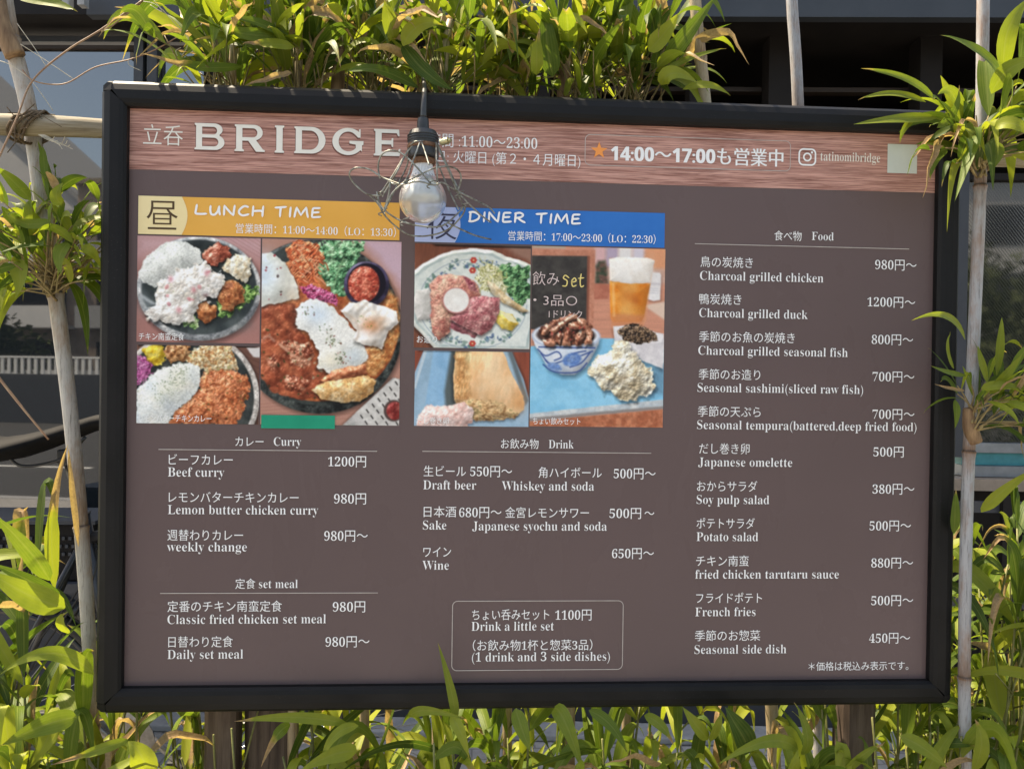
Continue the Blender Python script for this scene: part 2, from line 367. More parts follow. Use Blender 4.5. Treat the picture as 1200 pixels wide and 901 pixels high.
# ------------------------------------------------------------------ the setting: ground and street
def sheet(name, x0, x1, y0, y1, z, mat):
    mb = MB(); mb.add([(x0, y0, z), (x1, y0, z), (x1, y1, z), (x0, y1, z)], [(0, 1, 2, 3)])
    return tag(mb.build(name, mat), kind='structure')
sheet('ground', -400, 400, -400, 400, -0.13, M['asphalt'])
mb = MB(); mb.box((-30, -2.6, -0.3), (30, 12, 0.0)); tag(mb.build('pavement', M['paving']), kind='structure')
mb = MB(); mb.box((-30, -2.75, -0.3), (30, -2.603, 0.004)); tag(mb.build('kerb', M['concrete']), kind='structure')
mb = MB()
for k in range(-6, 7): mb.add([(k * 4 - 1, -6.1, -0.126), (k * 4 + 1, -6.1, -0.126), (k * 4 + 1, -5.98, -0.126), (k * 4 - 1, -5.98, -0.126)], [(0, 1, 2, 3)])
tag(mb.build('road_marking', M['white_paint']), kind='structure')
# planting strip under the bamboo with an uneven soil surface
rs = np.random.RandomState(5)
nx, ny = 90, 16
mb = MB(); vs_ = []; fs = []
for j in range(ny):
    for i in range(nx):
        e = min(i, nx - 1 - i, 2) / 2 * min(j, ny - 1 - j, 2) / 2
        vs_.append((-1.6 + 3.2 * i / (nx - 1), -0.33 + 0.85 * j / (ny - 1), 0.003 + e * (0.05 + 0.03 * rs.rand())))
for j in range(ny - 1):
    for i in range(nx - 1):
        a = j * nx + i; fs.append((a, a + 1, a + 1 + nx, a + nx))
mb.add(vs_, fs); tag(mb.build('soil', M['soil'], smooth=True), kind='structure')

# ------------------------------------------------------------------ the restaurant front behind the fence
YF = 1.72
TURN = -0.083                               # the front is not quite parallel to the board
_r0 = ROT.copy()
_c, _s = math.cos(-TURN), math.sin(-TURN)
ROT = np.array([[_c, -_s, 0], [_s, _c, 0], [0, 0, 1]]) @ ROT     # picture rays seen in the front's own axes
def turn(o):
    p = Vector((CAM[0], CAM[1], 0)); m = Matrix.Rotation(TURN, 3, 'Z')
    o.location = p + m @ (o.location - p); o.rotation_euler = (0, 0, TURN)
def X(px, Y=YF): return at(px, 450, Y).x
def Zp(py, Y=YF, px=600): return at(px, py, Y).z
house = thing('restaurant_front', (0.2, YF, 0), 'dark slate restaurant front with tinted windows behind the menu board', 'building')
YE = 1.58
mb = MB(); zb = Zp(19, YE)
mb.box((X(97, YE), YE, zb), (4.5, YE + 0.04, zb + 0.5)); mb.build('fascia', M['slate'], house)
mb = MB(); mb.box((-4.5, YE + 0.041, zb + 0.02), (4.5, YF + 1.2, zb + 0.09)); mb.build('eave_soffit', M['dark'], house)
mb = MB(); mb.box((-4.5, YF + 0.9, zb + 0.091), (4.5, YF + 1.2, zb + 2.0)); mb.build('upper_wall', M['slate'], house)
zs = Zp(612)
# left bay
xl, xm0, xm1, xr = -4.5, X(156), X(184), X(232)
ztop = Zp(59)
def pane(name, x0, x1, z0, z1, y, mat, parent):
    mb = MB(); mb.box((x0, y, z0), (x1, y + 0.008, z1)); return mb.build(name, mat, parent)
wf = MB()
wf.box((xm0, YF - 0.02, zs), (X(166.5), YF + 0.06, zb + 0.03)); wf.box((X(170.5), YF - 0.015, zs), (X(182), YF + 0.06, zb + 0.03))
wfo = wf.build('window_frame', M['slate_dark'], house)
mb = MB(); mb.box((X(166.6), YF + 0.02, zs), (X(170.4), YF + 0.05, zb + 0.03)); mb.build('gasket', M['dark'], wfo)
pane('window_pane', X(-210), xm0 - 0.002, zs, ztop, YF + 0.02, M['glass'], house)
mb = MB(); mb.box((X(-230), YF - 0.02, zs), (X(-210.5), YF + 0.06, zb + 0.03)); mb.build('window_frame', M['slate_dark'], house)
pane('window_pane', xl, X(-231), zs, ztop, YF + 0.02, M['glass'], house)
pane('window_pane', X(183), xr, zs, ztop, YF + 0.02, M['glass'], house)
# dark recess above the left panes with rails
mb = MB(); mb.box((xl, YF + 0.5, ztop - 0.02), (xr, YF + 0.52, zb + 0.1)); mb.build('recess_back', M['dark'], house)
mb = MB(); mb.box((xl, YF + 0.005, ztop + 0.001), (xm0 - 0.003, YF + 0.05, ztop + 0.014)); mb.box((X(183.5), YF + 0.005, ztop + 0.001), (xr, YF + 0.05, ztop + 0.014)); mb.build('head_rail', M['dark_brown'], house)
mb = MB()
za, zc = Zp(47), Zp(40)
mb.box((xl, YF + 0.03, za), (xm0 - 0.003, YF + 0.07, zc)); mb.box((X(183.5), YF + 0.03, za), (xr, YF + 0.07, zc)); mb.build('transom_rail', M['slate_dark'], house)
for (a, b) in ((30, 70), (92, 108), (122, 152), (190, 216)):
    mb = MB(); mb.box((X(a), YF + 0.24, Zp(30.5)), (X(b), YF + 0.26, Zp(28.5))); mb.build('ceiling_strip', M['alu'], house)
for a in (68, 86):
    mb = MB(); mb.box((X(a, 1.5), 1.5, Zp(7, 1.5)), (X(a + 8, 1.5), 1.53, Zp(-20, 1.5))); mb.build('lattice_slat', M['concrete'], house)
# wall under the left panes
mb = MB(); mb.box((xl, YF - 0.05, zs - 0.045), (X(1085), YF + 0.09, zs)); mb.build('window_sill', M['slate'], house)
mb = MB(); mb.box((xl, YF, 0.0), (X(1085), YF + 0.08, zs - 0.046)); mb.build('wall', M['slate_dark'], house)
mb = MB(); mb.box((xl, YF - 0.12, 0.002), (X(1085), YF - 0.002, Zp(842))); mb.build('plinth', M['concrete'], house, bevel=0.006)
# right bay: a deep dark opening above, a wired pane below
zo = Zp(200)
mb = MB(); mb.box((xr, YF + 1.1, zo - 0.2), (4.5, YF + 1.12, zb + 0.1)); mb.build('recess_back', M['dark'], house)
mb = MB(); mb.box((xr, YF + 0.0, zo - 0.02), (4.5, YF + 1.1, zo + 0.004)); mb.build('recess_floor', M['dark'], house)
for (a, b) in ((835, 866), (880, 898), (936, 1074), (1110, 1160)):
    mb = MB(); Y2 = YF + 0.55; mb.box((X(a, Y2), Y2, Zp(102, Y2)), (X(b, Y2), Y2 + 0.03, Zp(48, Y2))); mb.build('interior_board', M['dark_brown'], house)
for (a, b) in ((233, 252), (420, 450), (610, 640), (806, 824), (900, 930), (1080, 1106), (1235, 1260)):
    mb = MB(); mb.box((X(a), YF + 0.05, zo), (X(b), YF + 0.14, zb + 0.03)); mb.build('post', M['dark'], house)
mb = MB(); mb.box((xr, YF + 0.15, Zp(106, YF + 0.15)), (4.5, YF + 0.19, Zp(101, YF + 0.15))); mb.build('ledge', M['dark_brown'], house)
zr0, zr1 = Zp(520), Zp(198)
pane('window_pane', xr + 0.002, 4.5, zr0, zr1, YF + 0.02, M['wired_glass'], house)
for (a, b) in ((1086, 1128), (1290, 1320)):
    mb = MB(); mb.box((X(a), YF - 0.02, zr0 - 0.02), (X(b), YF + 0.08, zr1)); mb.build('window_frame', M['slate_dark'], house)
mb = MB(); mb.box((X(1128.5), YF - 0.01, Zp(521)), (4.5, YF + 0.06, Zp(510))); mb.box((X(1128.5), YF - 0.03, Zp(548)), (4.5, YF + 0.06, Zp(536))); mb.build('window_rail', M['alu'], house)
mb = MB(); mb.box((X(1128.5), YF + 0.0, Zp(535.5)), (4.5, YF + 0.05, Zp(521.5))); mb.build('teal_trim', M['teal'], house)
mb = MB(); mb.box((X(1086), YF - 0.08, Zp(562)), (4.5, YF + 0.07, Zp(549))); mb.build('window_sill', M['sill'], house)
mb = MB(); mb.box((xr + 0.004, YF + 0.025, zs + 0.0005), (X(1085.5), YF + 0.085, zr0 - 0.001)); mb.build('wall', M['slate_dark'], house)
mb = MB(); mb.box((X(1086), YF + 0.03, 0.002), (4.5, YF + 0.09, Zp(562.5))); mb.build('lower_wall', M['dark'], house)

# a black metal rail fence in front of the right-hand wall
ff = thing('metal_fence', (X(1200, 1.5), 1.5, 0), 'low black metal fence below the right window', 'fence')
mb = MB(); mb.box((X(1095, 1.5), 1.49, Zp(590, 1.5)), (3.4, 1.52, Zp(578, 1.5))); mb.box((X(1095, 1.5), 1.49, Zp(700, 1.5)), (3.4, 1.52, Zp(688, 1.5))); mb.build('rail', M['slate_dark'], ff)
for k in range(-1, 7):
    a = 1172 + k * 74
    mb = MB(); mb.box((X(a, 1.5), 1.47, 0.0), (X(a + 13, 1.5), 1.489, Zp(570, 1.5))); mb.build('fence_post', M['dark'], ff)

turn(house); turn(ff); ROT = _r0

# ------------------------------------------------------------------ across the street (seen in the window glass)
ap = thing('apartment_building', (-17, -24, -0.13), 'brown apartment block with balconies mirrored in the left window', 'building')
mb = MB(); mb.box((-32, -30, -0.13), (-8, -24, 7.4)); mb.build('wall', M['brick'], ap)
mb = MB(); mb.box((-32.2, -30.2, 7.401), (-7.8, -23.8, 7.7)); mb.build('roof', M['concrete'], ap)
for fl in range(3):
    z = 0.6 + fl * 2.5
    for k in range(6):
        x = -31 + k * 3.9
        mb = MB(); mb.box((x, -24.003, z + 0.1), (x + 2.6, -23.96, z + 1.9)); wnd = mb.build('window', M['dark'], ap)
        mb = MB(); mb.box((x - 0.3, -23.955, z - 0.1), (x + 3.0, -23.1, z + 0.02)); mb.box((x - 0.3, -23.15, z + 0.021), (x + 3.0, -23.1, z + 0.75)); mb.build('balcony', M['pale_wall'] if k % 3 else M['concrete'], ap)
gb = thing('grey_building', (-36, -38, -0.13), 'tall pale grey building with a sloping roof mirrored behind the brown block', 'building')
mb = MB(); mb.add([(-46, -38, -0.13), (-28, -38, -0.13), (-28, -38, 9.6), (-46, -38, 25.2), (-46, -46, -0.13), (-28, -46, -0.13), (-28, -46, 9.6), (-46, -46, 25.2)], [(0, 3, 2, 1), (4, 5, 6, 7), (1, 2, 6, 5), (0, 4, 7, 3), (2, 3, 7, 6)]); mb.build('wall', M['pale_wall'], gb)
mb = MB(); mb.add([(-46.3, -37.6, 25.9), (-27.7, -37.6, 9.75), (-27.7, -46.4, 9.75), (-46.3, -46.4, 25.9), (-46.3, -37.6, 25.5), (-27.7, -37.6, 9.4), (-27.7, -46.4, 9.4), (-46.3, -46.4, 25.5)], [(3, 2, 1, 0), (4, 5, 6, 7), (0, 1, 5, 4), (1, 2, 6, 5), (2, 3, 7, 6), (3, 0, 4, 7)]); mb.build('roof', M['concrete'], gb)
for fl in range(3):
    for k in range(3):
        mb = MB(); mb.box((-45 + k * 4.1, -37.997, 1.5 + fl * 3.4), (-42.6 + k * 4.1, -37.95, 3.4 + fl * 3.4)); mb.build('window', M['dark'], gb)
hut = thing('rooftop_hut', (-19.6, -26, 7.7), 'small tan rooftop hut on the brown block mirrored in the left window', 'hut')
mb = MB(); mb.box((-20.6, -27.5, 7.702), (-17.6, -24.6, 8.9)); mb.build('wall', M['sill'], hut)
mb = MB(); mb.box((-20.8, -27.7, 8.901), (-17.4, -24.4, 9.1)); mb.build('roof', M['rail_wood'], hut)
hb = thing('white_building', (20, -34, -0.13), 'pale building with dark windows mirrored in the right window', 'building')
mb = MB(); mb.box((9, -42, -0.13), (21, -34, 11.0)); mb.build('wall', M['pale_wall'], hb)
mb = MB(); mb.box((8.7, -42.3, 11.001), (21.3, -33.7, 11.4)); mb.build('roof', M['concrete'], hb)
for fl in range(3):
    for k in range(4):
        mb = MB(); mb.box((9.8 + k * 2.9, -34.003, 1.5 + fl * 3.2), (11.8 + k * 2.9, -33.96, 3.4 + fl * 3.2)); mb.build('window', M['slate_dark'], hb)
rw = thing('street_railing', (-12, -15, -0.13), 'white street railing on a low wall mirrored in the left window', 'railing')
mb = MB(); mb.box((-30, -15.2, -0.13), (2, -15, 1.22)); mb.build('low_wall', M['slate_dark'], rw)
mb = MB(); mb.box((-30, -15.13, 1.66), (2, -15.07, 1.71))
for k in range(160): mb.box((-30 + k * 0.2, -15.12, 1.221), (-29.92 + k * 0.2, -15.08, 1.659))
mb.build('balusters', M['white_paint'], rw)
def leaf_cloud(mb, c, rad, n, size, rnd):
    for _ in range(n):
        d = Vector((rnd.gauss(0, 1), rnd.gauss(0, 1), rnd.gauss(0, 1))).normalized() * (rnd.random() ** 0.4)
        p = Vector(c) + Vector((d.x * rad[0], d.y * rad[1], d.z * rad[2]))
        a = Vector((rnd.gauss(0, 1), rnd.gauss(0, 1), rnd.gauss(0, 1))).normalized(); b = a.orthogonal().normalized()
        s = size * (0.6 + 0.8 * rnd.random())
        mb.add([p - a * s, p + b * s * 0.5, p + a * s, p - b * s * 0.5], [(0, 1, 2, 3)])
rnd = random.Random(3)
for k, (x, y, h, rr) in enumerate(((8.5, -13, 4.6, 1.9), (12.2, -14, 5.0, 2.1), (16, -13.5, 4.8, 2.0), (-19.4, -18.5, 3.6, 1.7), (20, -15, 5.4, 2.2))):
    tr = thing('street_tree', (x, y, -0.13), ['round green street tree', 'broad green street tree', 'dense street tree', 'small street tree before the brown apartments', 'outermost street tree'][k] + ' mirrored in the ' + ('left' if x < 0 else 'right') + ' window', 'tree', 'street trees across the road')
    mb = MB(); mb.tube([(x, y, -0.13), (x + 0.1, y, 1.2), (x, y + 0.1, h * 0.6)], [0.16, 0.12, 0.06]); mb.build('trunk', M['bark'], tr)
    mb = MB()
    for q in range(9): leaf_cloud(mb, (x + rnd.gauss(0, rr * 0.45), y + rnd.gauss(0, rr * 0.4), h * 0.62 + rnd.gauss(0, h * 0.16)), (rr * 0.55, rr * 0.55, rr * 0.5), 260, 0.14, rnd)
    mb.build('crown', M['hedge_leaf'], tr)
hg = MB()
for k in range(36): leaf_cloud(hg, (6 + k * 0.5, -10.6 + rnd.gauss(0, 0.15), 0.9), (0.55, 0.45, 1.0), 260, 0.07, rnd)
tag(hg.build('hedge', M['hedge_leaf']), 'clipped green hedge mirrored in the right window', 'hedge')

# ------------------------------------------------------------------ the menu board
HW, HH, FW = 0.585, 0.4058, 0.0365
board = thing('menu_board', (0, 0, Z0 - HH - FW), 'large brown restaurant menu board in a black frame with food pictures', 'menu board')
def flat(name, polys, y, mat, parent):
    """flat printed shape on the board: polys of (x, z)"""
    mb = MB()
    for P in polys: mb.add([(x, y, z) for x, z in P], [tuple(range(len(P)))])
    me = mb.mesh(name)
    bm = bmesh.new(); bm.from_mesh(me)
    for fc in bm.faces:
        if fc.normal.y > 0: fc.normal_flip()
    bm.to_mesh(me); bm.free()
    return link(name, me, mat, parent)
panel = flat('panel', [[(-HW - 0.003, Z0 - HH - 0.003), (HW + 0.003, Z0 - HH - 0.003), (HW + 0.003, Z0 + HH + 0.003), (-HW - 0.003, Z0 + HH + 0.003)]], 0.0, M['panel'], board)
mb = MB(); mb.box((-HW - 0.02, 0.001, Z0 - HH - 0.02), (HW + 0.02, 0.016, Z0 + HH + 0.02)); mb.build('back_plate', M['slate_dark'], board)
# frame: four mitred rails and four corner caps
CP = 0.0195
PROF = [(0.0, 0.003), (0.0, -0.0095), (0.0035, -0.0135), (0.009, -0.0150), (0.021, -0.0150), (0.030, -0.0118), (0.0352, -0.006), (FW, -0.0005), (FW, 0.020), (0.004, 0.020)]
def rail(axis, sgn):
    mb = MB(); vs_ = []; fs = []
    n = len(PROF)
    for e in (-1, 1):
        for d, y in PROF:
            m = min(d, CP) - 0.0003
            if axis == 'x': vs_.append((e * (HW + m), y, Z0 + sgn * (HH + d)))
            else: vs_.append((sgn * (HW + d), y, Z0 + e * (HH + m)))
    for i in range(n):
        j = (i + 1) % n; fs.append((i, j, n + j, n + i))
    fs.append(tuple(range(n))); fs.append(tuple(range(2 * n - 1, n - 1, -1)))
    mb.add(vs_, fs); me = mb.mesh('frame_rail')
    bm = bmesh.new(); bm.from_mesh(me); bmesh.ops.recalc_face_normals(bm, faces=bm.faces); bm.to_mesh(me); bm.free()
    return link('frame_rail', me, M['frame'], board)
for ax, s_ in (('x', 1), ('x', -1), ('z', 1), ('z', -1)): rail(ax, s_)
for sx in (-1, 1):
    for sz in (-1, 1):
        a, b, c = CP + 0.0001, FW + 0.0004, 0.0085
        pl = [(a, a), (b, a), (b, b - c), (b - c, b), (a, b)]; ctr = (a + 0.004, a + 0.004)
        mb = MB(); P = [(HW + p, HH + q) for p, q in pl]
        def W3(p, y): return (sx * p[0], y, Z0 + sz * p[1])
        top = [W3((HW + a, HH + a), -0.0152), W3((HW + b - 0.006, HH + a), -0.0125), W3((HW + b - 0.005, HH + b - c - 0.002), -0.011), W3((HW + b - c - 0.002, HH + b - 0.005), -0.011), W3((HW + a, HH + b - 0.006), -0.0125)]
        low = [W3(p, -0.0003) for p in P]; back = [W3(p, 0.0205) for p in P]
        fs = [(0, 1, 2, 3, 4), (14, 13, 12, 11, 10)]
        for i in range(5):
            j = (i + 1) % 5; fs += [(i, i + 5, j + 5, j), (i + 5, i + 10, j + 10, j + 5)]
        mb.add(top + low + back, fs); me = mb.mesh('corner_cap')
        bm = bmesh.new(); bm.from_mesh(me); bmesh.ops.recalc_face_normals(bm, faces=bm.faces); bm.to_mesh(me); bm.free()
        link('corner_cap', me, M['frame'], board)

def B(px, py):
    p = at(px, py, 0.0); return (p.x, p.z)
zs_ = (B(152, 201)[1] + B(1096, 224)[1]) / 2
header = flat('header_strip', [[(-HW, zs_), (HW, zs_), (HW, Z0 + HH), (-HW, Z0 + HH)]], -0.0004, M['wood_print'], board)

# ---- lettering: glyph outlines of the built-in font, thinned along one axis to get thick and thin strokes
def mathbold(s):
    o = ''
    for ch in s:
        if 'A' <= ch <= 'Z': o += chr(0x1D400 + ord(ch) - 65)
        elif 'a' <= ch <= 'z': o += chr(0x1D41A + ord(ch) - 97)
        elif '0' <= ch <= '9': o += chr(0x1D7CE + ord(ch) - 48)
        else: o += ch
    return o
def sansbold(s):
    o = ''
    for ch in s:
        if '0' <= ch <= '9': o += chr(0x1D7EC + ord(ch) - 48)
        else: o += ch
    return o
_cache = {}
def glyphs(body, off, mx):
    key = (body, off, mx)
    if key in _cache: return _cache[key]
    cu = bpy.data.curves.new('t', 'FONT'); cu.body = body; cu.size = 1.0; cu.resolution_u = 4
    ob = bpy.data.objects.new('t', cu); COL.objects.link(ob)
    dg = bpy.context.evaluated_depsgraph_get()
    if off:
        c2 = ob.to_curve(dg, apply_modifiers=False).copy()
        for sp in c2.splines:
            for p in sp.bezier_points: p.handle_left_type = 'FREE'; p.handle_right_type = 'FREE'
            for p in sp.bezier_points:
                p.co.x *= mx; p.handle_left.x *= mx; p.handle_right.x *= mx
        c2.offset = off; c2.dimensions = '2D'; c2.fill_mode = 'BOTH'; c2.resolution_u = 4
        o2 = bpy.data.objects.new('t', c2); COL.objects.link(o2)
        dg = bpy.context.evaluated_depsgraph_get(); dg.update()
        me = bpy.data.meshes.new_from_object(o2.evaluated_get(dg))
        bpy.data.objects.remove(o2); bpy.data.curves.remove(c2)
    else:
        mx = 1; me = bpy.data.meshes.new_from_object(ob.evaluated_get(dg))
    bpy.data.objects.remove(ob); bpy.data.curves.remove(cu)
    V = np.array([(v.co.x / mx, v.co.y) for v in me.vertices]).reshape(-1, 2)
    Fc = [tuple(p.vertices) for p in me.polygons]
    bpy.data.meshes.remove(me)
    _cache[key] = (V, Fc); return V, Fc
STY = {'serif': (mathbold, -0.0032, 0.22), 'mincho': (str, -0.0030, 7.0), 'gothic': (str, 0, 1), 'gothic_bold': (sansbold, 0.006, 1.0), 'sans': (str, 0, 1), 'gothic_thin': (str, -0.006, 1.0)}
def advance(body):
    a = glyphs(body + 'H', 0, 1)[0][:, 0].max(); b = glyphs('H', 0, 1)[0][:, 0].max(); return a - b
def run_mesh(s, latin, cjk):
    """runs of latin and Japanese set one after the other, each in its own style"""
    runs = []
    for ch in s:
        k = latin if ord(ch) < 0x2000 else cjk
        if runs and runs[-1][0] == k: runs[-1][1] += ch
        else: runs.append([k, ch])
    x = 0.0; VV = []; FF = []; n = 0
    for k, body in runs:
        fn, off, mx = STY[k]; body = fn(body)
        if body.strip(' \u3000'):
            lead = len(body) - len(body.lstrip(' \u3000')); 
            V, Fc = glyphs(body, off, mx)
            VV.append(V + np.array([x, 0])); FF += [tuple(i + n for i in q) for q in Fc]; n += len(V)
        x += advance(body)
    return np.concatenate(VV), FF
def put(name, s, x0, x1, y, size, mat, parent, latin='serif', cjk='mincho', lay=-0.0010):
    """set s between picture columns x0..x1 with its baseline at row y (on the left), em size in picture pixels"""
    V, Fc = run_mesh(s, latin, cjk)
    A = B(x0, y); x_r = B(x1, y)[0]
    em = size * pxsize(0.0) * 0.985
    mn, mxx = V[:, 0].min(), V[:, 0].max()
    sx = (x_r - A[0]) / (mxx - mn)
    me = bpy.data.meshes.new(name)
    me.from_pydata([(A[0] + (a - mn) * sx, lay, A[1] + b * em) for a, b in V], [], Fc); me.update()
    return link(name, me, mat, parent)
def bez_fill(name, loops, y, mat, parent):
    """flat shape from closed outlines, inner ones cut out"""
    cu = bpy.data.curves.new(name, 'CURVE'); cu.dimensions = '2D'; cu.fill_mode = 'BOTH'
    for P in loops:
        sp = cu.splines.new('POLY'); sp.points.add(len(P) - 1)
        for q, (a, b) in zip(sp.points, P): q.co = (a, b, 0, 1)
        sp.use_cyclic_u = True
    ob = bpy.data.objects.new(name, cu); COL.objects.link(ob)
    dg = bpy.context.evaluated_depsgraph_get()
    me = bpy.data.meshes.new_from_object(ob.evaluated_get(dg)); bpy.data.objects.remove(ob); bpy.data.curves.remove(cu)
    me.name = name
    me.transform(Matrix(((1, 0, 0, 0), (0, 0, -1, y), (0, 1, 0, 0), (0, 0, 0, 1))))
    return link(name, me, mat, parent)
def rrect(x0, z0, x1, z1, r0, n=6):
    P = []
    for cx_, cz_, a0 in ((x1 - r0, z1 - r0, 0), (x0 + r0, z1 - r0, 90), (x0 + r0, z0 + r0, 180), (x1 - r0, z0 + r0, 270)):
        for k in range(n + 1):
            a = R_(a0 + 90 * k / n); P.append((cx_ + r0 * math.cos(a), cz_ + r0 * math.sin(a)))
    return P
def outline_box(name, p0, p1, r0, wd, parent, mat='rule_ink'):
    (x0, z1), (x1, z0) = B(*p0), B(*p1)
    return bez_fill(name, [rrect(x0, z0, x1, z1, r0), rrect(x0 + wd, z0 + wd, x1 - wd, z1 - wd, r0 - wd)], -0.0009, M[mat], parent)
def rule(p0, p1, wd=0.0011):
    (x0, za), (x1, zb_) = B(*p0), B(*p1); z = (za + zb_) / 2
    return flat('rule_line', [[(x0, z - wd / 2), (x1, z - wd / 2), (x1, z + wd / 2), (x0, z + wd / 2)]], -0.0009, M['rule_ink'], panel)
W = M['white']
JS, ES, PS = 14.2, 15.6, 15.6
def jp(s, x0, x1, y): put('japanese_line', s, x0, x1, y, JS, W, panel)
def en(s, x0, x1, y): put('english_line', s, x0, x1, y, ES, W, panel)
def price(s, x0, x1, y): put('price', s, x0, x1, y, PS if s[0].isdigit() else 14, W, panel)
# left column
put('section_heading', 'カレー', 276, 309, 522, 13, W, panel); put('section_heading', 'Curry', 321, 353, 522, 14.5, W, panel)
rule((186, 526), (442, 529))
jp('ビーフカレー', 198, 273, 543.5); price('1200円', 384.5, 429, 546); en('Beef curry', 197, 263, 558)
jp('レモンバターチキンカレー', 198, 350, 587.5); price('980円', 391.5, 429, 589.5); en('Lemon butter chicken curry', 197, 373, 602)
jp('週替わりカレー', 196.5, 285, 632); price('980円〜', 380, 431, 633); en('weekly change', 196, 289.5, 645.5)
put('section_heading', '定食', 276, 299.5, 688.5, 13.2, W, panel); put('section_heading', 'set meal', 303.5, 349, 688.5, 14.5, W, panel)
rule((188, 694.5), (443, 694.5))
jp('定番のチキン南蛮定食', 196.5, 330.5, 715.5); price('980円', 390, 428, 716); en('Classic fried chicken set meal', 196.5, 382, 730.5)
jp('日替わり定食', 197.5, 273, 757); price('980円〜', 381.5, 433, 757); en('Daily set meal', 196.5, 285, 771.5)
# middle column
put('section_heading', 'お飲み物', 587, 631, 524.5, 13, W, panel); put('section_heading', 'Drink', 643, 672, 525, 14.5, W, panel)
rule((495, 528.5), (763, 531))
jp('生ビール', 496.5, 546, 557); price('550円〜', 551, 600, 557.5); jp('角ハイボール', 631, 705, 558.5); price('500円〜', 719, 768, 560)
en('Draft beer', 496, 558, 573); en('Whiskey and soda', 588, 696, 574)
jp('日本酒', 496.5, 534.5, 604.5); price('680円〜', 538, 587.5, 605.5); jp('金宮レモンサワー', 592, 690, 605.5); price('500円', 714, 751, 606.5); put('price', '〜', 755, 766.5, 606.5, 15, W, panel)
en('Sake', 495.5, 523, 620); en('Japanese syochu and soda', 553.5, 711, 621)
jp('ワイン', 496, 528.5, 651.5); price('650円〜', 717, 766, 653.5); en('Wine', 495, 526, 667)
outline_box('set_menu_outline', (530, 703.5), (729.5, 784), 0.008, 0.0011, panel)
jp('ちょい呑みセット', 553, 643.5, 725.0); price('1100円', 650.5, 693, 725.5); en('Drink a little set', 552.5, 649, 738.5)
jp('（お飲み物1杯と惣菜3品）', 554, 694, 761); en('(1 drink and 3 side dishes)', 553, 714.5, 774.5)
# right column
put('section_heading', '食べ物', 907, 939, 281, 13, W, panel); put('section_heading', 'Food', 951, 976.5, 281.5, 14.5, W, panel)
rule((814, 287), (1065, 291))
ROWS = [('鳥の炭焼き', 820.5, 882, 312, '980円〜', 1025, 1073.5, 315.5, 'Charcoal grilled chicken', 820, 964.5, 328),
        ('鴨炭焼き', 819, 868.5, 355.5, '1200円〜', 1016, 1072, 359, 'Charcoal grilled duck', 819, 946, 371.5),
        ('季節のお魚の炭焼き', 819, 931, 399.5, '800円〜', 1021, 1069.5, 403, 'Charcoal grilled seasonal fish', 818, 993, 415.5),
        ('季節のお造り', 818.5, 890.5, 443.5, '700円〜', 1022, 1071, 446.5, 'Seasonal sashimi(sliced raw fish)', 817, 1011, 459),
        ('季節の天ぷら', 817.5, 891, 487, '700円〜', 1022, 1071, 490.5, 'Seasonal tempura(battered,deep fried food)', 816.5, 1073.5, 502.5),
        ('だし巻き卵', 819, 878, 530.5, '500円', 1023, 1058.5, 534.5, 'Japanese omelette', 818, 928, 546),
        ('おからサラダ', 816.5, 887, 574.5, '380円〜', 1022, 1071, 578, 'Soy pulp salad', 816, 901, 590),
        ('ポテトサラダ', 816, 884, 618, '500円〜', 1018.5, 1067, 621, 'Potato salad', 816, 888, 633.5),
        ('チキン南蛮', 815.5, 877, 662, '880円〜', 1020.5, 1069.5, 664.5, 'fried chicken tarutaru sauce', 814.5, 982.5, 677.5),
        ('フライドポテト', 815.5, 892.5, 705.5, '500円〜', 1020.5, 1069.5, 708.5, 'French fries', 814.5, 885, 721.5),
        ('季節のお惣菜', 814, 890.5, 749.5, '450円〜', 1018, 1066, 752.5, 'Seasonal side dish', 813.5, 921, 765.5)]
for a in ROWS:
    jp(*a[:4]); price(*a[4:8]); en(*a[8:])
put('tax_note', '＊価格は税込み表示です。', 947, 1064, 784.5, 12, W, panel)

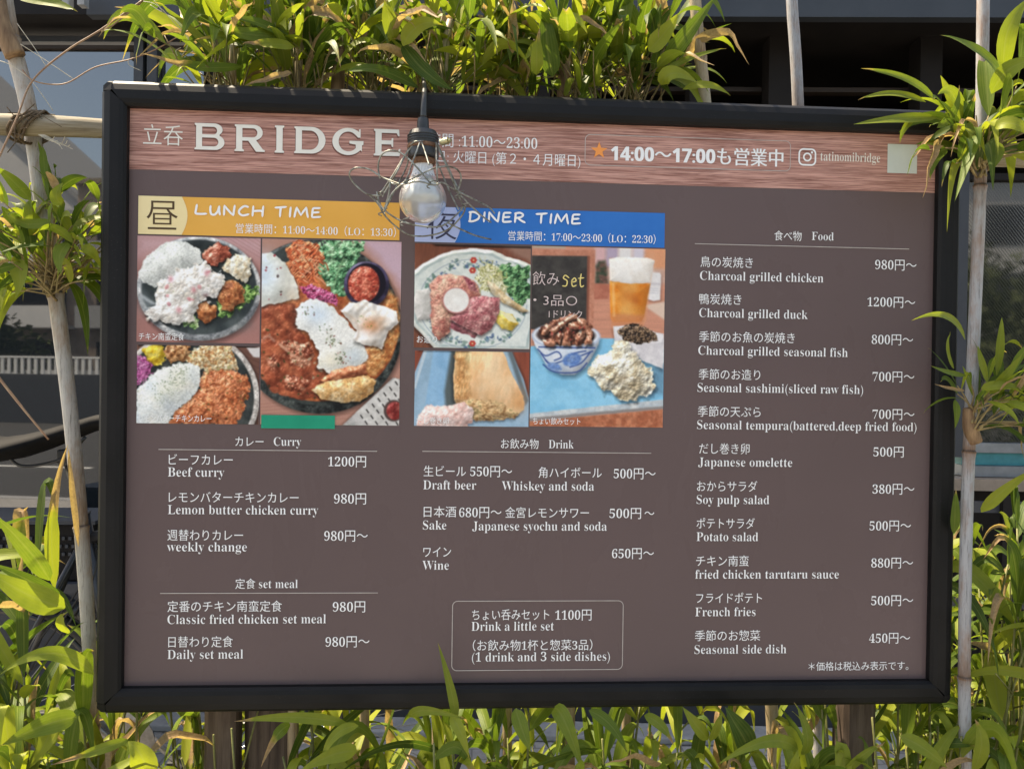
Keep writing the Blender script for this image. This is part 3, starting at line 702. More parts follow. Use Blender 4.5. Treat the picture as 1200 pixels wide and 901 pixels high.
# header lettering
put('shop_kind', '立呑', 168, 214.5, 168, 26, M['cream_ink'], header, cjk='gothic_thin')
def arc(cx_, cy_, rx, ry, a0, a1, n=14): return [(cx_ + rx * math.cos(R_(a0 + (a1 - a0) * k / n)), cy_ + ry * math.sin(R_(a0 + (a1 - a0) * k / n))) for k in range(n + 1)]
STEM = [(0, 1), (0, .94), (.05, .91), (.05, .09), (0, .06), (0, 0)]
BIG = {
 'I': (0.31, [[(0, 0), (.31, 0), (.31, .06), (.26, .09), (.26, .91), (.31, .94), (.31, 1)] + STEM[:-1]]),
 'E': (0.93, [[(0, 0), (.91, 0), (.94, .27), (.89, .27), (.84, .15), (.27, .15), (.27, .43), (.61, .43), (.63, .34), (.68, .34), (.68, .67), (.63, .67), (.61, .58), (.27, .58), (.27, .86), (.80, .86), (.85, .75), (.90, .75), (.88, 1)] + STEM[:-1]]),
 'D': (1.11, [[(0, 0)] + arc(.60, .5, .51, .5, -90, 90, 20) + STEM[:-1], arc(.56, .5, .31, .36, 90, -90, 16) + [(.27, .14), (.27, .86)]]),
 'B': (1.08, [[(0, 0)] + arc(.74, .285, .34, .285, -90, 62, 12) + arc(.70, .76, .31, .24, -50, 90, 12) + STEM[:-1],
             [(.27, .13), (.27, .46)] + arc(.70, .295, .16, .165, 90, -90, 10), [(.27, .58), (.27, .87)] + arc(.68, .725, .13, .145, 90, -90, 10)]),
 'R': (1.07, [[(0, 0), (.33, 0), (.33, .06), (.27, .09), (.27, .40), (.48, .40), (.76, 0), (1.07, 0), (1.07, .06), (1.0, .09), (.76, .42)] + arc(.68, .71, .31, .29, -72, 90, 14) + STEM[:-1],
             [(.27, .53), (.27, .87)] + arc(.65, .70, .15, .17, 90, -90, 10)]),
 'G': (1.10, [arc(.55, .5, .55, .52, 46, 322, 30) + [(1.04, .13), (1.04, .36), (1.09, .40), (1.09, .53), (.60, .53), (.60, .43), (.82, .39), (.82, .26)] + arc(.56, .5, .34, .38, 322, 44, 26) + [(.90, .66), (.985, .66), (.985, .99), (.93, .97)]]),
}
def big_letter(ch, x0, x1, ytop, ybot):
    (xa, zt), (xb, zb2) = B(x0, ytop), B(x1, ybot); wd = BIG[ch][0]
    def mp(dx, dz, g): return [[(xa + dx + a / wd * (xb - xa), zb2 + dz + b * (zt - zb2)) for a, b in P] for P in BIG[ch][1]]
    sh = bez_fill('letter_shade', mp(-0.0008, -0.0022, 0), -0.0007, M['letter_shade'], header)
    return bez_fill('shop_letter', mp(0, 0, 0), -0.0011, M['cream_ink'], header)
for a in (('B', 228.6, 263.2, 144.5, 176.6), ('R', 275.5, 310.5, 146.2, 178.6), ('I', 322.5, 333, 147.5, 179.6), ('D', 345.3, 381.4, 148.6, 181), ('G', 389.8, 426.2, 150.5, 182.2), ('E', 438.5, 469, 151.5, 183.6)): big_letter(*a)
put('opening_hours', '時間 :11:00〜23:00', 503, 629.5, 171, 18, W, header)
put('opening_hours', '定休日: 火曜日 (第２・４月曜日)', 482, 680, 188.6, 16, W, header)
outline_box('notice_outline', (685.5, 157.5), (926, 201.5), 0.008, 0.0010, header)
cx_, cz_ = B(702, 177); flat('star', [[(cx_ + (0.0128 if k % 2 == 0 else 0.0052) * math.sin(R_(36 * k)), cz_ + (0.0128 if k % 2 == 0 else 0.0052) * math.cos(R_(36 * k))) for k in range(10)]], -0.001, M['star'], header)
put('notice', '14:00〜17:00も営業中', 715.5, 917, 188, 23, W, header, latin='gothic_bold', cjk='gothic')
put('notice', '14:00〜17:00も営業中', 716.2, 917.7, 188, 23, W, header, latin='gothic_bold', cjk='gothic', lay=-0.00108)
(xa, za), (xb, zb2) = B(935.5, 174), B(956, 195)
ic = ((xa + xb) / 2, (za + zb2) / 2)
bez_fill('camera_icon', [rrect(xa, zb2, xb, za, 0.0075), rrect(xa + .0024, zb2 + .0024, xb - .0024, za - .0024, 0.0052)], -0.001, W, header)
bez_fill('camera_icon', [arc(ic[0], ic[1], .0066, .0066, 0, 345, 23), arc(ic[0], ic[1], .0042, .0042, 0, 345, 23)], -0.00105, W, header)
bez_fill('camera_icon', [arc(ic[0] + .0069, ic[1] + .0069, .0017, .0017, 0, 330, 11)], -0.00105, W, header)
put('account_name', 'tatinomibridge', 961, 1031, 188.6, 16, M['cream_ink'], header)
(xa, za), (xb, zb2) = B(1040, 169), B(1074, 204)
flat('sticker', [[(xa, zb2), (xb, zb2), (xb, za), (xa, za)]], -0.0009, M['sticker'], header)

# handwritten banner titles: pen strokes with round ends
def ribbon(name, strokes, wd, mat, parent, lay=-0.0011):
    mb = MB()
    for si, S in enumerate(strokes):
        P = [Vector((a, b)) for a, b in S]
        n = len(P); L = []; Rr = []
        for i, p in enumerate(P):
            tn = (P[min(i + 1, n - 1)] - P[max(i - 1, 0)]).normalized(); nn = Vector((-tn.y, tn.x))
            h = wd / 2 * (0.62 if i in (0, n - 1) else 1)
            L.append(p + nn * h); Rr.append(p - nn * h)
        ta = (P[1] - P[0]).normalized() * wd * 0.35; tb = (P[-1] - P[-2]).normalized() * wd * 0.35
        poly = [P[0] - ta] + Rr + [P[-1] + tb] + L[::-1]
        y = lay - 0.00004 * si
        # strip faces
        base = [(P[0] - ta)] ; vs_ = [(q.x, y, q.y) for q in Rr] + [(q.x, y, q.y) for q in L] + [((P[0] - ta).x, y, (P[0] - ta).y), ((P[-1] + tb).x, y, (P[-1] + tb).y)]
        fs = [(i, i + 1, n + i + 1, n + i) for i in range(n - 1)] + [(2 * n, 0, n), (2 * n + 1, 2 * n - 1, n - 1)]
        mb.add(vs_, fs)
    return mb.build(name, mat, parent)
def hs(P, k=5): return [tuple(q[:2]) for q in catmull([(a, b, 0) for a, b in P], k)]
HAND = {
 'L': (.80, [hs([(.10, 1.0), (.04, .55), (.0, .22), (.06, .12)], 4) + hs([(.06, .12), (.35, .10), (.80, .14)], 4)[1:]]),
 'U': (.72, [hs([(.04, .92), (.02, .50), (.10, .12), (.34, .08), (.55, .40), (.66, .90)], 5), hs([(.66, .92), (.66, .45), (.72, .06)], 4)]),
 'N': (.82, [hs([(.04, .04), (.06, .5), (.08, .98)], 3), [(.08, .98), (.30, .6), (.52, .28), (.72, .04)], hs([(.72, .04), (.76, .5), (.82, 1.02)], 3)]),
 'C': (.78, [hs([(.74, .88), (.45, .96), (.12, .62), (.08, .28), (.35, .06), (.78, .20)], 5)]),
 'H': (.82, [hs([(.08, 1.0), (.05, .5), (.02, .02)], 3), hs([(.04, .50), (.4, .54), (.78, .56)], 3), hs([(.80, 1.02), (.76, .5), (.74, .0)], 3)]),
 'T': (.80, [hs([(.0, .90), (.4, .93), (.82, 1.0)], 3), hs([(.42, .93), (.38, .5), (.36, .02)], 3)]),
 'I': (.12, [hs([(.10, .98), (.06, .5), (.04, .02)], 3)]),
 'M': (1.02, [hs([(.0, .02), (.08, .5), (.18, .98)], 3), [(.18, .98), (.32, .6), (.48, .22)], [(.48, .22), (.66, .6), (.86, 1.0)], hs([(.86, 1.0), (.92, .5), (1.0, .02)], 3)]),
 'E': (.66, [hs([(.62, .96), (.3, .95), (.08, .92)], 3), hs([(.10, .94), (.05, .5), (.02, .06)], 3), hs([(.06, .52), (.3, .53), (.54, .56)], 3), hs([(.02, .06), (.3, .07), (.66, .12)], 3)]),
 'D': (.80, [hs([(.10, .95), (.07, .5), (.04, .04)], 3), hs([(-.02, .90), (.35, .94), (.72, .66), (.66, .30), (.30, .06), (-.04, .04)], 5)]),
 'R': (.76, [hs([(.08, .95), (.05, .5), (.02, .02)], 3), hs([(.0, .90), (.4, .98), (.62, .78), (.45, .56), (.08, .46)], 5), hs([(.22, .48), (.5, .22), (.78, .04)], 3)]),
 ' ': (.35, [])}
def handwriting(name, s, x0, x1, ytop, ybot, parent, wd=0.0030):
    tot = sum(HAND[ch][0] for ch in s) + 0.24 * (len(s) - 1)
    (xa, zt), (xb, zb2) = B(x0, ytop), B(x1, ybot); kx = (xb - xa) / tot; kz = zt - zb2
    x = 0; st = []
    for ch in s:
        wd_, S = HAND[ch]
        for q in S: st.append([(xa + (x + a) * kx, zb2 + b * kz) for a, b in q])
        x += wd_ + 0.24
    return ribbon(name, st, wd, W, parent)
def quad(p0, p1):
    (x0, z1), (x1, z0) = B(*p0), B(*p1); return x0, z0, x1, z1
def banner(name, x0, x1, yt, yb, xc, mat, pale, kanji, kx0, kx1, ky, ks, ink, title, t_args, hours, h_args):
    q = quad((x0, yt), (x1, yb[1])); zt = B(x0, yt)[1]; zb2 = (B(x0, yb[0])[1] + B(x1, yb[1])[1]) / 2
    ban = flat(name, [[(q[0], zb2), (q[2], zb2), (q[2], zt), (q[0], zt)]], -0.0004, M[mat], board)
    xm = B(xc, yt)[0]; bulge = 0.0125; n = 10
    P = [(q[0], zt), (q[0], zb2)] + [(xm + bulge * math.sin(math.pi * (0.12 + 0.76 * k / n)) - 0.004, zb2 + (zt - zb2) * k / n) for k in range(n + 1)]
    flat('pale_badge', [P], -0.0007, M[pale], ban)
    put('badge_character', kanji, kx0, kx1, ky, ks, M[ink], ban, cjk='gothic_thin')
    handwriting('banner_title', title, *t_args, ban)
    put('opening_hours', hours, *h_args, W, ban)
banner('lunch_banner', 162.5, 468, 229.5, (275, 281), 213, 'orange', 'cream', '昼', 172, 208.5, 267, 39, 'brown_ink', 'LUNCH TIME', (229.5, 376, 240.0, 256.0), '営業時間：11:00〜14:00（LO：13:30）', (276.5, 464, 272.5, 12.5))
banner('dinner_banner', 486.5, 778.5, 242, (285, 289), 533, 'blue', 'lilac', '夜', 499, 535, 277.5, 38, 'navy_ink', 'DINER TIME', (550, 680, 248.0, 263.5), '営業時間：17:00〜23:00（LO：22:30）', (595.5, 768, 281, 12.5))

# ------------------------------------------------------------------ the printed food pictures (flat prints, painted into a fine colour grid)
class Pic:
    def __init__(s, box, zoom, org, bg, seed=1, dens=1.55):
        s.box, s.z, s.org = box, zoom, org
        x0, y0, x1, y1 = box
        s.w = int((x1 - x0) / zoom * dens); s.h = int((y1 - y0) / zoom * dens)
        s.X, s.Y = np.meshgrid(np.linspace(x0, x1, s.w), np.linspace(y0, y1, s.h))
        s.u = zoom                                       # one photo pixel in picture units
        s.rs = np.random.RandomState(seed)
        s.img = np.ones((s.h, s.w, 3)) * (np.array(bg) / 255.0)
        s.st = (x1 - x0) / (s.w - 1)
    def noise(s, scale, octs=3, ax=1.0, ay=1.0, ang=0.0):
        """value noise in -1..1, feature size in photo pixels"""
        ca, sa = math.cos(ang), math.sin(ang)
        U = (s.X - s.box[0]) / s.u; V = (s.Y - s.box[1]) / s.u
        U, V = (U * ca + V * sa) / ax, (-U * sa + V * ca) / ay
        out = np.zeros_like(U); amp = 1.0; tot = 0
        for o in range(octs):
            g = s.rs.rand(64, 64); a = U / scale * 2 ** o + 7.3 * o + 400; b = V / scale * 2 ** o + 3.1 * o + 400
            i, j = np.floor(a).astype(int), np.floor(b).astype(int); fa, fb = a - i, b - j
            fa = fa * fa * (3 - 2 * fa); fb = fb * fb * (3 - 2 * fb)
            i0, i1, j0, j1 = i % 64, (i + 1) % 64, j % 64, (j + 1) % 64
            out += amp * (g[j0, i0] * (1 - fa) * (1 - fb) + g[j0, i1] * fa * (1 - fb) + g[j1, i0] * (1 - fa) * fb + g[j1, i1] * fa * fb)
            tot += amp; amp *= 0.55
        return out / tot * 2 - 1
    def sd_poly(s, pts, warp=0, ws=8):
        X = s.X + (s.noise(ws, 3) * warp * s.u if warp else 0); Y = s.Y + (s.noise(ws, 3) * warp * s.u if warp else 0)
        d2 = np.full(X.shape, 1e18); inside = np.zeros(X.shape, bool); n = len(pts)
        for k in range(n):
            (ax, ay), (bx, by) = pts[k], pts[(k + 1) % n]
            ex, ey = bx - ax, by - ay; wx, wy = X - ax, Y - ay
            t = np.clip((wx * ex + wy * ey) / (ex * ex + ey * ey + 1e-9), 0, 1)
            d2 = np.minimum(d2, (wx - ex * t) ** 2 + (wy - ey * t) ** 2)
            c = (ay <= Y) != (by <= Y)
            with np.errstate(divide='ignore', invalid='ignore'):
                inside ^= c & (X < ex * (Y - ay) / (ey if ey else 1e-9) + ax)
        return np.where(inside, 1, -1) * np.sqrt(d2)
    def sd_ell(s, cx, cy, rx, ry, ang=0, warp=0, ws=8):
        X = s.X - cx + (s.noise(ws, 3) * warp * s.u if warp else 0); Y = s.Y - cy + (s.noise(ws, 3) * warp * s.u if warp else 0)
        ca, sa = math.cos(ang), math.sin(ang); X, Y = X * ca + Y * sa, -X * sa + Y * ca
        return (1 - np.sqrt((X / rx) ** 2 + (Y / ry) ** 2)) * min(rx, ry)
    def mask(s, sd, soft=1.0): return np.clip(sd / (soft * s.u) + 0.5, 0, 1)
    def put(s, m, col): s.img = s.img * (1 - m[..., None]) + (col if getattr(col, 'ndim', 1) == 3 else np.array(col) / 255.0) * m[..., None]
    def shape(s, sd, col, soft=1.0, col2=None, cs=6, tex=0.0, ts=2.5, dome=0.0, dw=5, light=(-0.5, -0.8), alpha=1.0, shadow=None):
        if shadow:
            dx, dy, blur, amt = shadow
            k = int(round(dx * s.u / s.st)), int(round(dy * s.u / s.st))
            sh = np.roll(np.roll(sd, k[0], 1), k[1], 0)
            s.img *= (1 - amt * np.clip(sh / (blur * s.u) + 0.5, 0, 1))[..., None]
        m = s.mask(sd, soft) * alpha
        C = np.ones(s.img.shape) * np.array(col) / 255.0
        if col2 is not None:
            k = np.clip(s.noise(cs, 4) * 1.6 + 0.5, 0, 1)[..., None]; C = C * (1 - k) + np.array(col2) / 255.0 * k
        if tex: C = C * (1 + tex * s.noise(ts, 3))[..., None]
        if dome:
            gy, gx = np.gradient(sd); n = np.sqrt(gx ** 2 + gy ** 2) + 1e-9
            e = np.exp(-np.clip(sd, 0, None) / (dw * s.u))
            C = C * (1 + dome * e * ((gx * light[0] + gy * light[1]) / n * -1.0 - 0.1))[..., None]
        s.put(m, np.clip(C, 0, 1)); return m
    def relief(s, sd, cols, scale=6, octs=5, amp=1.5, dome=5, dw=7, soft=1.2, cscale=6, spec=0.15, amb=0.5, ridged=False, shadow=None, alpha=1.0, st=(1, 1, 0), light=(-0.42, -0.66, 0.62), cav=0.25, gloss=24):
        """a lit uneven surface: height from noise plus a mound that falls off to the edge"""
        if shadow:
            dx, dy, blur, amt = shadow; k = int(round(dx * s.u / s.st)), int(round(dy * s.u / s.st))
            sh = np.roll(np.roll(sd, k[0], 1), k[1], 0); s.img *= (1 - amt * np.clip(sh / (blur * s.u) + 0.5, 0, 1))[..., None]
        n = s.noise(scale, octs, *st)
        if ridged: n = 1 - 2.6 * np.abs(n)
        D = dome * (1 - np.exp(-np.clip(sd, 0, None) / (dw * s.u)))
        r3 = max(1, int(0.35 * dw * s.u / s.st))
        for ax in (0, 1, 0, 1):                          # round off the ridges of the mound
            q = np.pad(D, [(r3, r3) if k == ax else (0, 0) for k in (0, 1)], mode='edge'); c_ = np.cumsum(q, ax)
            z_ = np.zeros_like(np.take(c_, [0], ax)); c_ = np.concatenate([z_, c_], ax); m_ = D.shape[ax]
            D = (np.take(c_, range(2 * r3 + 1, 2 * r3 + 1 + m_), ax) - np.take(c_, range(0, m_), ax)) / (2 * r3 + 1)
        H = 0.58 * amp * n + 0.8 * D
        amb = amb + 0.08
        g = s.st / s.u; gy, gx = np.gradient(H, g)
        nl = np.sqrt(gx ** 2 + gy ** 2 + 1); l = np.array(light) / np.linalg.norm(light)
        lam = np.clip((-gx * l[0] - gy * l[1] + l[2]) / nl, 0, 1.4)
        sh = amb + (1 - amb) * lam / l[2]
        k = np.clip(s.noise(cscale, 4) * 1.25 + 0.5, 0, 0.999) * (len(cols) - 1); i = k.astype(int); f = (k - i)[..., None]
        c = np.array(cols) / 255.0; C = c[i] * (1 - f) + c[i + 1] * f
        C = C * (sh * (1 + cav * n))[..., None]
        h = l + np.array([0, 0, 1]); h /= np.linalg.norm(h)
        sp = np.clip((-gx * h[0] - gy * h[1] + h[2]) / nl, 0, 1) ** gloss
        C = C + spec * (sp - 0.25 * sp.mean())[..., None]
        m = s.mask(sd, soft) * alpha; s.put(m, np.clip(C, 0, 1)); return m
    def glow(s, cx, cy, rx, ry, col, alpha):
        d = ((s.X - cx) / rx) ** 2 + ((s.Y - cy) / ry) ** 2; s.put(np.exp(-d) * alpha, col)
    def blobs(s, region, n, r, cols, aspect=(1, 1.6), jit=0.12, shade=0.35, alpha=1.0, ang=None):
        ys, xs = np.nonzero(region > 0.5)
        if not len(ys): return
        cols = np.array(cols) / 255.0
        for _ in range(n):
            k = s.rs.randint(len(ys)); cx, cy = s.X[ys[k], xs[k]], s.Y[ys[k], xs[k]]
            ra = s.rs.uniform(*r) * s.u; rb = ra * s.rs.uniform(*aspect); a = s.rs.uniform(0, math.pi) if ang is None else s.rs.normal(*ang)
            R2 = max(ra, rb) * 1.3; i0, i1 = np.searchsorted(s.X[0], [cx - R2, cx + R2]); j0, j1 = np.searchsorted(s.Y[:, 0], [cy - R2, cy + R2])
            if i1 <= i0 or j1 <= j0: continue
            x, y = s.X[j0:j1, i0:i1] - cx, s.Y[j0:j1, i0:i1] - cy
            ca, sa = math.cos(a), math.sin(a); u = (x * ca + y * sa) / rb; v = (-x * sa + y * ca) / ra
            d = np.sqrt(u * u + v * v)
            m = np.clip((1 - d) * min(ra, rb) / (0.9 * s.u) + 0.15, 0, 1) * alpha
            c = cols[s.rs.randint(len(cols))] * (1 + s.rs.normal(0, jit))
            l = 1 + 0.7 * shade * (-(x * 0.5 + y * 0.85) / max(ra, rb)) 
            C = np.clip(c[None, None] * l[..., None], 0, 1)
            s.img[j0:j1, i0:i1] = s.img[j0:j1, i0:i1] * (1 - m[..., None]) + C * m[..., None]
    def line(s, pts, wd, col, soft=0.9, alpha=1.0, smooth=4):
        P = [tuple(q[:2]) for q in catmull([(a, b, 0) for a, b in pts], smooth)] if smooth else pts
        d2 = np.full(s.X.shape, 1e18)
        for (ax, ay), (bx, by) in zip(P[:-1], P[1:]):
            ex, ey = bx - ax, by - ay; t = np.clip(((s.X - ax) * ex + (s.Y - ay) * ey) / (ex * ex + ey * ey + 1e-9), 0, 1)
            d2 = np.minimum(d2, (s.X - ax - ex * t) ** 2 + (s.Y - ay - ey * t) ** 2)
        s.put(s.mask(wd * s.u / 2 - np.sqrt(d2), soft) * alpha, col)
    def strands(s, region, n, ln, wd, cols, bend=0.5, ang=None):
        ys, xs = np.nonzero(region > 0.5); cols = np.array(cols)
        for _ in range(n):
            k = s.rs.randint(len(ys)); x, y = s.X[ys[k], xs[k]], s.Y[ys[k], xs[k]]
            a = s.rs.uniform(0, 2 * math.pi) if ang is None else s.rs.normal(*ang); l = s.rs.uniform(*ln) * s.u; b = s.rs.normal(0, bend)
            P = [(x, y), (x + l * .5 * math.cos(a), y + l * .5 * math.sin(a)), (x + l * .5 * math.cos(a) + l * .5 * math.cos(a + b), y + l * .5 * math.sin(a) + l * .5 * math.sin(a + b))]
            s.line(P, s.rs.uniform(*wd), tuple(np.clip(cols[s.rs.randint(len(cols))] * (1 + s.rs.normal(0, 0.1)), 0, 255)), smooth=0)
    def grain(s, a=0.03): s.img = np.clip(s.img * (1 + a * s.rs.normal(0, 1, s.img.shape[:2]))[..., None], 0, 1)
    def build(s, name, haze=0.025):
        s.grain(0.022)
        s.img = s.img * 0.95 + s.img.mean(2, keepdims=True) * 0.05
        s.img = np.clip(s.img + 0.10 * (s.img - 0.5) * (1 - np.abs(2 * s.img - 1)), 0, 1)
        img = np.clip(s.img * (1 - haze) + haze * np.array([0.72, 0.70, 0.72]), 0, 1)
        for k in (0, 1): img = 0.25 * np.roll(img, 1, k) + 0.5 * img + 0.25 * np.roll(img, -1, k)
        x0, y0, x1, y1 = s.box; gx = lambda zx, zy: (s.org[0] + zx / s.z, s.org[1] + zy / s.z)
        (xa, za), (xb, zb2) = B(*gx(x0, y0)), B(*gx(x1, y1)); za = (za + B(*gx(x1, y0))[1]) / 2; zb2 = (zb2 + B(*gx(x0, y1))[1]) / 2
        h, w_ = s.h, s.w
        xs, zs2 = np.meshgrid(np.linspace(xa, xb, w_), np.linspace(za, zb2, h))
        L = root_loc(board)
        V = np.stack([xs.ravel() - L.x, np.full(h * w_, -0.0005) - L.y, zs2.ravel() - L.z], 1)
        idx = np.arange(h * w_).reshape(h, w_)
        q = np.stack([idx[:-1, :-1], idx[1:, :-1], idx[1:, 1:], idx[:-1, 1:]], -1).reshape(-1, 4)
        me = bpy.data.meshes.new(name); me.vertices.add(len(V)); me.vertices.foreach_set('co', V.astype(np.float32).ravel())
        me.loops.add(q.size); me.loops.foreach_set('vertex_index', q.ravel().astype(np.int32)); me.polygons.add(len(q))
        me.polygons.foreach_set('loop_start', np.arange(0, q.size, 4, dtype=np.int32))
        me.update(calc_edges=True)
        ca = me.color_attributes.new('print', 'FLOAT_COLOR', 'POINT')
        c = np.ones((h * w_, 4), np.float32); c[:, :3] = lin(img.reshape(-1, 3) * 255.0)
        ca.data.foreach_set('color', c.ravel())
        o = bpy.data.objects.new(name, me); COL.objects.link(o); me.materials.append(M['picture']); o.parent = board
        return o

# picture A: chicken with tartar sauce on a dark oval plate
WHT = [(196, 198, 192), (222, 224, 216), (236, 236, 228)]
p = Pic((57, 290, 772, 908), 5.006, (150, 220), (168, 118, 110), 11)
p.shape(p.sd_poly([(40, 270), (800, 270), (800, 420), (560, 330), (40, 420)]), (200, 160, 162), 30)
for k in range(7): p.line([(560 + k * 40, 280), (800, 420 - k * 22)], 0.7, (150, 105, 105), alpha=0.5, smooth=0)
p.relief(p.sd_ell(417, 592, 362, 306), [(130, 134, 138), (172, 174, 174), (214, 212, 208)], 2.4, 3, 0.6, 3, 3, 1.3, 8, 0.1, shadow=(1, 3, 8, 0.5))
p.shape(p.sd_ell(417, 584, 336, 278), (46, 54, 56), 2.0, (74, 82, 82), 14, 0.08)
p.glow(110, 690, 50, 60, (150, 160, 162), 0.5); p.glow(640, 800, 90, 40, (96, 104, 104), 0.5)
p.shape(p.sd_ell(417, 560, 300, 240), (36, 42, 42), 10.0, (54, 62, 60), 10, 0.06)
p.shape(p.sd_poly([(78, 628), (180, 692), (140, 690), (80, 650)], 1), (186, 192, 194), 3, alpha=0.8)
p.relief(p.sd_poly([(520, 640), (640, 600), (700, 560), (764, 590), (740, 640), (690, 680), (640, 720), (560, 760), (530, 740)], 6, 6), [(40, 66, 30), (84, 122, 58), (150, 178, 104)], 5, 5, 2.2, 2, 4, cscale=4, ridged=True, spec=0.2)
p.relief(p.sd_poly([(310, 780), (380, 750), (420, 770), (400, 825), (350, 815)], 4, 5), [(70, 100, 52), (110, 146, 84), (170, 188, 140)], 4, 5, 1.8, 2, 4, cscale=4, ridged=True, spec=0.2)
r1 = p.relief(p.sd_poly([(60, 520), (110, 410), (220, 325), (330, 318), (410, 360), (440, 430), (380, 480), (270, 520), (160, 588), (100, 565)], 2, 6), WHT, 1.7, 2, 0.42, 12, 16, cscale=14, spec=0.06, amb=0.55, cav=0.10)
p.blobs(r1, 420, (0.6, 1.0), [(240, 241, 234), (228, 230, 224)], (1, 2.2), 0.03, 0.2, 0.5)
p.blobs(r1, 70, (0.35, 0.7), [(120, 132, 104), (96, 104, 88)], (1, 1.6), 0.1, 0, 0.55)
p.relief(p.sd_poly([(430, 400), (480, 350), (530, 312), (580, 340), (600, 400), (580, 440), (510, 450), (450, 445)], 6, 6), [(140, 62, 44), (186, 98, 74), (216, 140, 116)], 6, 4, 2.6, 4, 5, cscale=5, spec=0.35, shadow=(1, 2, 4, 0.5))
p.relief(p.sd_poly([(540, 470), (590, 410), (640, 390), (720, 410), (715, 500), (690, 555), (640, 530), (590, 490)], 5, 6), [(206, 182, 146), (230, 216, 188), (242, 234, 214)], 5, 5, 2.2, 4, 5, cscale=5, shadow=(1, 2, 4, 0.5))
p.relief(p.sd_poly([(520, 640), (560, 560), (620, 530), (680, 590), (672, 660), (610, 720), (560, 720)], 4, 5), [(116, 58, 32), (166, 94, 54), (204, 136, 88)], 3.6, 5, 1.6, 6, 7, cscale=5, spec=0.22, shadow=(1, 2, 4, 0.55))
p.relief(p.sd_poly([(395, 690), (450, 670), (520, 700), (515, 760), (450, 795), (410, 770)], 3, 5), [(146, 78, 42), (184, 110, 64), (210, 142, 94)], 3.6, 5, 1.4, 6, 7, cscale=5, spec=0.22, shadow=(1, 2, 4, 0.55))
ta = p.relief(p.sd_poly([(160, 600), (230, 520), (330, 480), (440, 445), (540, 500), (570, 540), (530, 600), (520, 640), (450, 660), (400, 690), (395, 770), (330, 775), (280, 800), (200, 785), (130, 770), (110, 730), (165, 690)], 7, 7), [(206, 196, 184), (228, 220, 210), (242, 238, 232)], 6.5, 5, 3.0, 6, 8, cscale=8, spec=0.16, amb=0.55, cav=0.16, shadow=(1, 3, 5, 0.5))
p.blobs(ta, 46, (1.3, 3.0), [(236, 230, 222), (216, 206, 196), (226, 214, 196)], (1, 1.7), 0.04, 0.4, 0.55)
p.blobs(ta, 8, (1.6, 3.0), [(206, 120, 128), (214, 138, 140)], (1, 1.7), 0.06, 0.2, 0.7)
p.blobs(ta, 34, (0.5, 1.4), [(150, 130, 116), (130, 108, 98), (160, 164, 120)], (1, 1.8), 0.1, 0.1, 0.5)
for cx_, cy_ in ((250, 540), (300, 720), (460, 500), (385, 600)): p.glow(cx_, cy_, 15, 18, (206, 108, 120), 0.65)
p.glow(455, 630, 18, 14, (96, 60, 58), 0.6)
A = p.build('food_picture')

# picture B: curry and rice
p = Pic((65, 270, 921, 820), 6.006, (150, 360), (112, 76, 64), 12)
for k in range(10): p.line([(820, 280 + k * 30), (940, 300 + k * 46)], 0.9, (84, 54, 46), alpha=0.5, smooth=0)
p.shape(p.sd_poly([(830, 280), (930, 275), (930, 350), (880, 340)], 1), (214, 206, 202), 2)
p.relief(p.sd_ell(430, 640, 494, 480, 0), [(170, 160, 152), (202, 194, 186), (224, 216, 208)], 2.2, 3, 0.5, 2, 3, cscale=6, spec=0.1, shadow=(2, 2, 6, 0.55))
p.shape(p.sd_ell(428, 640, 458, 448, 0), (40, 46, 46), 1.6, (70, 74, 72), 10, 0.1)
v1 = p.relief(p.sd_poly([(60, 350), (120, 340), (180, 420), (150, 470), (90, 540), (60, 560)], 4, 5), [(104, 34, 76), (150, 66, 114), (186, 112, 152)], 3, 4, 1.6, 2, 4, cscale=3, ridged=True, spec=0.25)
p.strands(v1, 26, (4, 8), (0.7, 1.3), [(186, 96, 150), (206, 140, 176)])
p.relief(p.sd_poly([(100, 300), (160, 262), (240, 275), (270, 340), (250, 400), (190, 420), (120, 350)], 4, 6), [(196, 150, 30), (228, 192, 60), (240, 214, 104)], 6, 4, 2.2, 4, 5, cscale=6, spec=0.22, shadow=(1, 1, 3, 0.45))
p.relief(p.sd_poly([(255, 330), (260, 270), (330, 250), (440, 268), (430, 340), (370, 385), (290, 390)], 4, 5), [(110, 64, 34), (172, 112, 66), (212, 160, 112)], 4.5, 5, 2.4, 4, 5, cscale=4, spec=0.3, shadow=(1, 1, 3, 0.5))
v4 = p.relief(p.sd_poly([(400, 380), (440, 310), (520, 265), (720, 262), (760, 360), (770, 440), (640, 470), (520, 430)], 5, 5), [(168, 112, 68), (206, 172, 120), (232, 214, 178), (196, 150, 100)], 3.4, 5, 2.0, 4, 6, cscale=4, spec=0.2)
p.blobs(v4, 60, (0.8, 2), [(228, 212, 178), (178, 112, 70), (150, 150, 96)], (1, 2), 0.1, 0.3, 0.55)
cu_ = p.relief(p.sd_poly([(500, 480), (600, 440), (760, 450), (830, 480), (856, 560), (830, 660), (800, 760), (770, 830), (290, 830), (340, 720), (450, 650), (490, 580)], 5, 5), [(150, 76, 44), (198, 108, 66), (218, 136, 92), (206, 116, 78)], 3.6, 5, 2.1, 5, 7, cscale=4.5, spec=0.28, cav=0.35)
p.blobs(cu_, 90, (0.8, 2.2), [(226, 150, 104), (216, 128, 84), (160, 74, 40)], (1, 2), 0.08, 0.35, 0.5)
p.blobs(cu_, 50, (0.6, 1.4), [(94, 90, 44), (80, 50, 32), (112, 104, 60)], (1, 1.8), 0.1, 0.1, 0.65)
